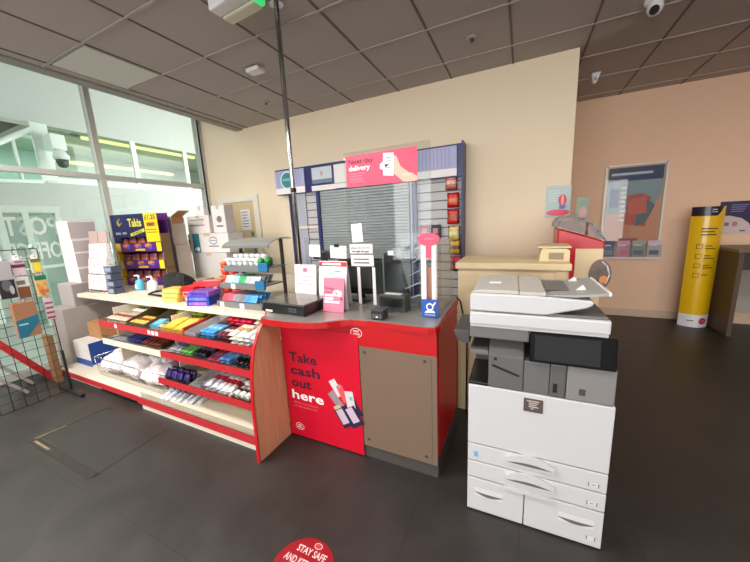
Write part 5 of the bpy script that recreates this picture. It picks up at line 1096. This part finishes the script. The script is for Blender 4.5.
k = thing('leaflet_holder', 'clear leaflet holder below the framed poster on the far wall', 'leaflet holder', (1.33, yw, .82))
mb = MB(); mb.box(1.0, 1.66, yw-.055, yw-.05, .84, 1.0, PLEXI).box(1.0, 1.66, yw-.05, yw, .815, .838, c_((226, 214, 206), .3)); mb.build('holder', k)
for i, (c, lb) in enumerate((((50, 70, 120), 'dark blue leaflet, first from the left in the holder'), ((206, 150, 170), 'pink leaflet, second from the left in the holder'), ((150, 166, 156), 'grey green leaflet, third from the left in the holder'), ((206, 190, 200), 'pale lilac leaflet, right end of the holder'))):
    x = 1.02+.165*i; mb = MB(); M = FR(x, yw-.03, .839); mb.box(0, .14, 0, .22, 0, .006, c_(c), M); mb.rect(M, .02, .12, .03, .09, c_((110, 120, 130)) if i != 1 else c_((230, 120, 150)), .007); mb.rect(M, .02, .1, .15, .165, c_((230, 226, 230)), .007); mb.build('leaflet', None, lb, 'leaflet')
mb = MB(); M = FR(1.2, yw-.018, 1.03); mb.box(0, .2, 0, .06, 0, .004, c_((150, 60, 90)), M); mb.build('leaflet', None, 'wide crimson leaflet tucked behind the row in the holder', 'leaflet')
# yellow standee
k = thing('yellow_standee', 'tall curved yellow display column with black top against the far wall', 'standee', (1.98, 4.98, 0))
XC, YC = 1.972, 5.02; 
def lens(t, hw, dp): return (XC+hw*t, YC-dp*(1-t*t))
def band(mb, z0f, z1f, m, off=0, n=18, t0=-1., t1=1.):
    for i in range(n):
        ta, tb = t0+(t1-t0)*i/n, t0+(t1-t0)*(i+1)/n
        def P(t, z): 
            hw = .138+.006*z; x, y = lens(t, hw, .085); return (x, y-off, z)
        mb.add([P(ta, z0f(ta)), P(tb, z0f(tb)), P(tb, z1f(tb)), P(ta, z1f(ta))], [(0, 1, 2, 3)], m, None, True)
zt_ = lambda t: 1.46
def zblack(t): return 1.355+(0 if t < .35 else .105*min(1, (t-.35)/.45)**1.5)
mb = MB(); band(mb, lambda t: .001, lambda t: .16, WHITE); mb.build('white_foot', k)
mb = MB(); band(mb, lambda t: .16, zblack, YEL)
BKI = c_((92, 76, 20))
for i, (a, b, z) in enumerate(((-.45, .55, 1.2), (-.45, .35, 1.165), (-.45, .5, 1.13))): band(mb, lambda t, z=z: z, lambda t, z=z: z+.016, BKI, .002, 6, a, b)
for i in range(4):
    z = 1.0-.115*i
    band(mb, lambda t: z, lambda t: z+.012, BKI, .002, 4, -.1, .35 if i < 3 else .3)
    if i < 3: band(mb, lambda t: z-.03, lambda t: z-.018, BKI, .002, 4, -.1, .6)
    band(mb, lambda t: z-.03, lambda t: z-.023, BKI, .002, 3, -.55, -.25); band(mb, lambda t: z+.018, lambda t: z+.025, BKI, .002, 3, -.55, -.25); band(mb, lambda t: z-.03, lambda t: z+.025, BKI, .002, 1, -.58, -.55); band(mb, lambda t: z-.03, lambda t: z+.025, BKI, .002, 1, -.27, -.24)
mb.build('yellow_front', k)
mb = MB(); band(mb, zblack, lambda t: max(zblack(t)+.0005, 1.461), c_((26, 22, 44), .25)); band(mb, lambda t: 1.42, lambda t: 1.432, c_((200, 200, 206)), .002, 4, .0, .3); band(mb, lambda t: 1.395, lambda t: 1.405, c_((180, 180, 190)), .002, 4, .0, .35); mb.build('black_top', k)
mb = MB(); n = 18; back = [(XC+.137*(-1+2*i/n), YC+.004+.03*(1-(-1+2*i/n)**2)) for i in range(n+1)]; front = [(XC+.135*(1-2*i/n), YC-.08*(1-(1-2*i/n)**2)) for i in range(n+1)]
mb.prism(back[::-1]+front[::-1], .002, 1.455, c_((196, 190, 176)), 'z'); mb.build('core', k)
mb = MB(); p_ = V((XC+.06, YC-.0735, .085)); F = frame(p_, (1, .55, 0), (0, 0, 1)); mb.disc(F, 0, 0, .042, .04, c_((190, 20, 40)), .004); mb.rect(F, -.025, .025, .004, .012, LPINK, .005); mb.rect(F, -.025, .025, -.012, -.004, LPINK, .005); F = frame((XC-.05, YC-.078, .085), (1, -.3, 0), (0, 0, 1)); mb.rect(F, -.03, .03, -.006, .008, GINK, .004); mb.build('round_emblem', k, 'dark red round emblem')
# navy notice on the far wall
mb = MB(); M = FR(2.17, yw-.004, 1.12); NN = c_((40, 34, 76), .5); mb.box(0, .32, 0, .39, 0, .003, c_((206, 190, 186)), M); M = M @ Matrix.Translation((0, 0, .003)); mb.poly(M, [(0, .39), (0, .22), (.1, .22), (.2, .19), (.27, .13), (.3, .06), (.32, .05), (.32, .39)], NN)
mb.lines(M, .1, .25, .34, .025, 4, .01, c_((130, 120, 170)), .3, .002); mb.disc(M, .15, .12, .025, .03, c_((180, 120, 140)), .002); mb.rect(M, .06, .1, .1, .14, GINK, .002); mb.rect(M, .2, .25, .03, .045, c_((90, 70, 90)), .002); mb.build('wall_notice', None, 'navy and white notice on the far wall behind the yellow column', 'notice')
# writing desk at right
k = thing('writing_desk', 'dark brown writing desk at the right edge against the far wall', 'desk', (2.7, 4.95, 0))
DB = mat('dark_laminate', (84, 68, 52), .5, noise=.05)
MB().box(2.14, 2.18, 4.68, 5.24, .001, .955, DB).build('end_panel', k); MB().box(3.3, 3.34, 4.68, 5.24, .001, .955, DB).build('end_panel', k)
MB().box(2.12, 3.36, 4.66, 5.25, .956, .99, mat('desk_top', (112, 98, 82), .45), bev=.004).build('desk_top', k)
MB().box(2.181, 3.299, 4.72, 4.74, .76, .955, c_((58, 46, 40), .5)).build('apron', k)
MB().box(2.181, 3.299, 5.2, 5.22, .16, .76, c_((168, 160, 150), .6)).build('modesty_panel', k)

# ------------------------------------------------------------------ light
MB().box(-4.9, -4.8, -8, 9, 4.4, 7.5, OUTW).build('sky_block_side', kind='structure'); MB().box(-4.9, -4.85, -8, -7.1, 0, 4.4, OUTW).build('sky_block_side', kind='structure'); MB().box(-15, -4.9, -8.1, -8, -.12, 7.5, OUTW).build('sky_block_end', kind='structure'); MB().box(-15, -4.9, 9, 9.1, -.12, 7.5, OUTW).build('sky_block_end', kind='structure')  # unseen walls added to keep sky light out of the concourse
MB().box(-15, -4.9, -8, 10, 7.5, 7.6, OUTW).build('concourse_ceiling', kind='structure')  # ceiling added so the sky stays off the concourse walls
W = bpy.data.worlds.new('daylight'); S.world = W; W.use_nodes = True
bg = W.node_tree.nodes['Background']; bg.inputs[0].default_value = (1.0, .99, .985, 1); bg.inputs[1].default_value = 6.6
def portal(loc, rot, sx_, sy_):
    l = bpy.data.lights.new('window_portal', 'AREA'); l.shape = 'RECTANGLE'; l.size = sx_; l.size_y = sy_; l.cycles.is_portal = True
    o = bpy.data.objects.new('window_portal', l); COL.objects.link(o); o.location = loc; o.rotation_euler = rot
portal((-.05, -7.11, 1.45), (PI/2, 0, 0), 8.5, 2.8)
def add_lamp(x, y, z, e, col, w=1.15, h=.55):
    l = bpy.data.lights.new('added_lamp', 'AREA'); l.shape = 'RECTANGLE'; l.size = w; l.size_y = h; l.energy = e; l.color = col
    o = bpy.data.objects.new('added_lamp', l); COL.objects.link(o); o.location = (x, y, z)
for x, y, e in ((-3.3, .2, 66), (-3.4, -1.3, 75), (3.2, 2.2, 30), (-2.0, .2, 26), (-.8, .45, 12), (.6, .3, 8), (1.9, -.2, 20), (-3.2, -2.9, 30), (0, -2.9, 30)): add_lamp(x, y, ZC-.03, e, (1, .95, .89))  # unseen lamps; left and far-right ones added to brighten the walls
for y, e in ((-3, 130), (1, 26)): add_lamp(-6.9, y, 7.4, e, (1, .985, .985), 1.5, 1.5)  # lamps added to light the concourse, no fittings seen there
add_lamp(-10.4, 1.5, 3.65, 150, (1, .98, .92), 1, 12)  # added to lift the dark gallery interior

S.view_settings.view_transform = 'Standard'; S.view_settings.look = 'None'; S.view_settings.gamma = 1; S.view_settings.exposure = 0.38
S.view_settings.use_curve_mapping = False
S.cycles.max_bounces = 10; S.cycles.transparent_max_bounces = 24; S.cycles.use_denoising = True; S.cycles.caustics_reflective = False; S.cycles.caustics_refractive = False
S.cycles.sample_clamp_indirect = 6
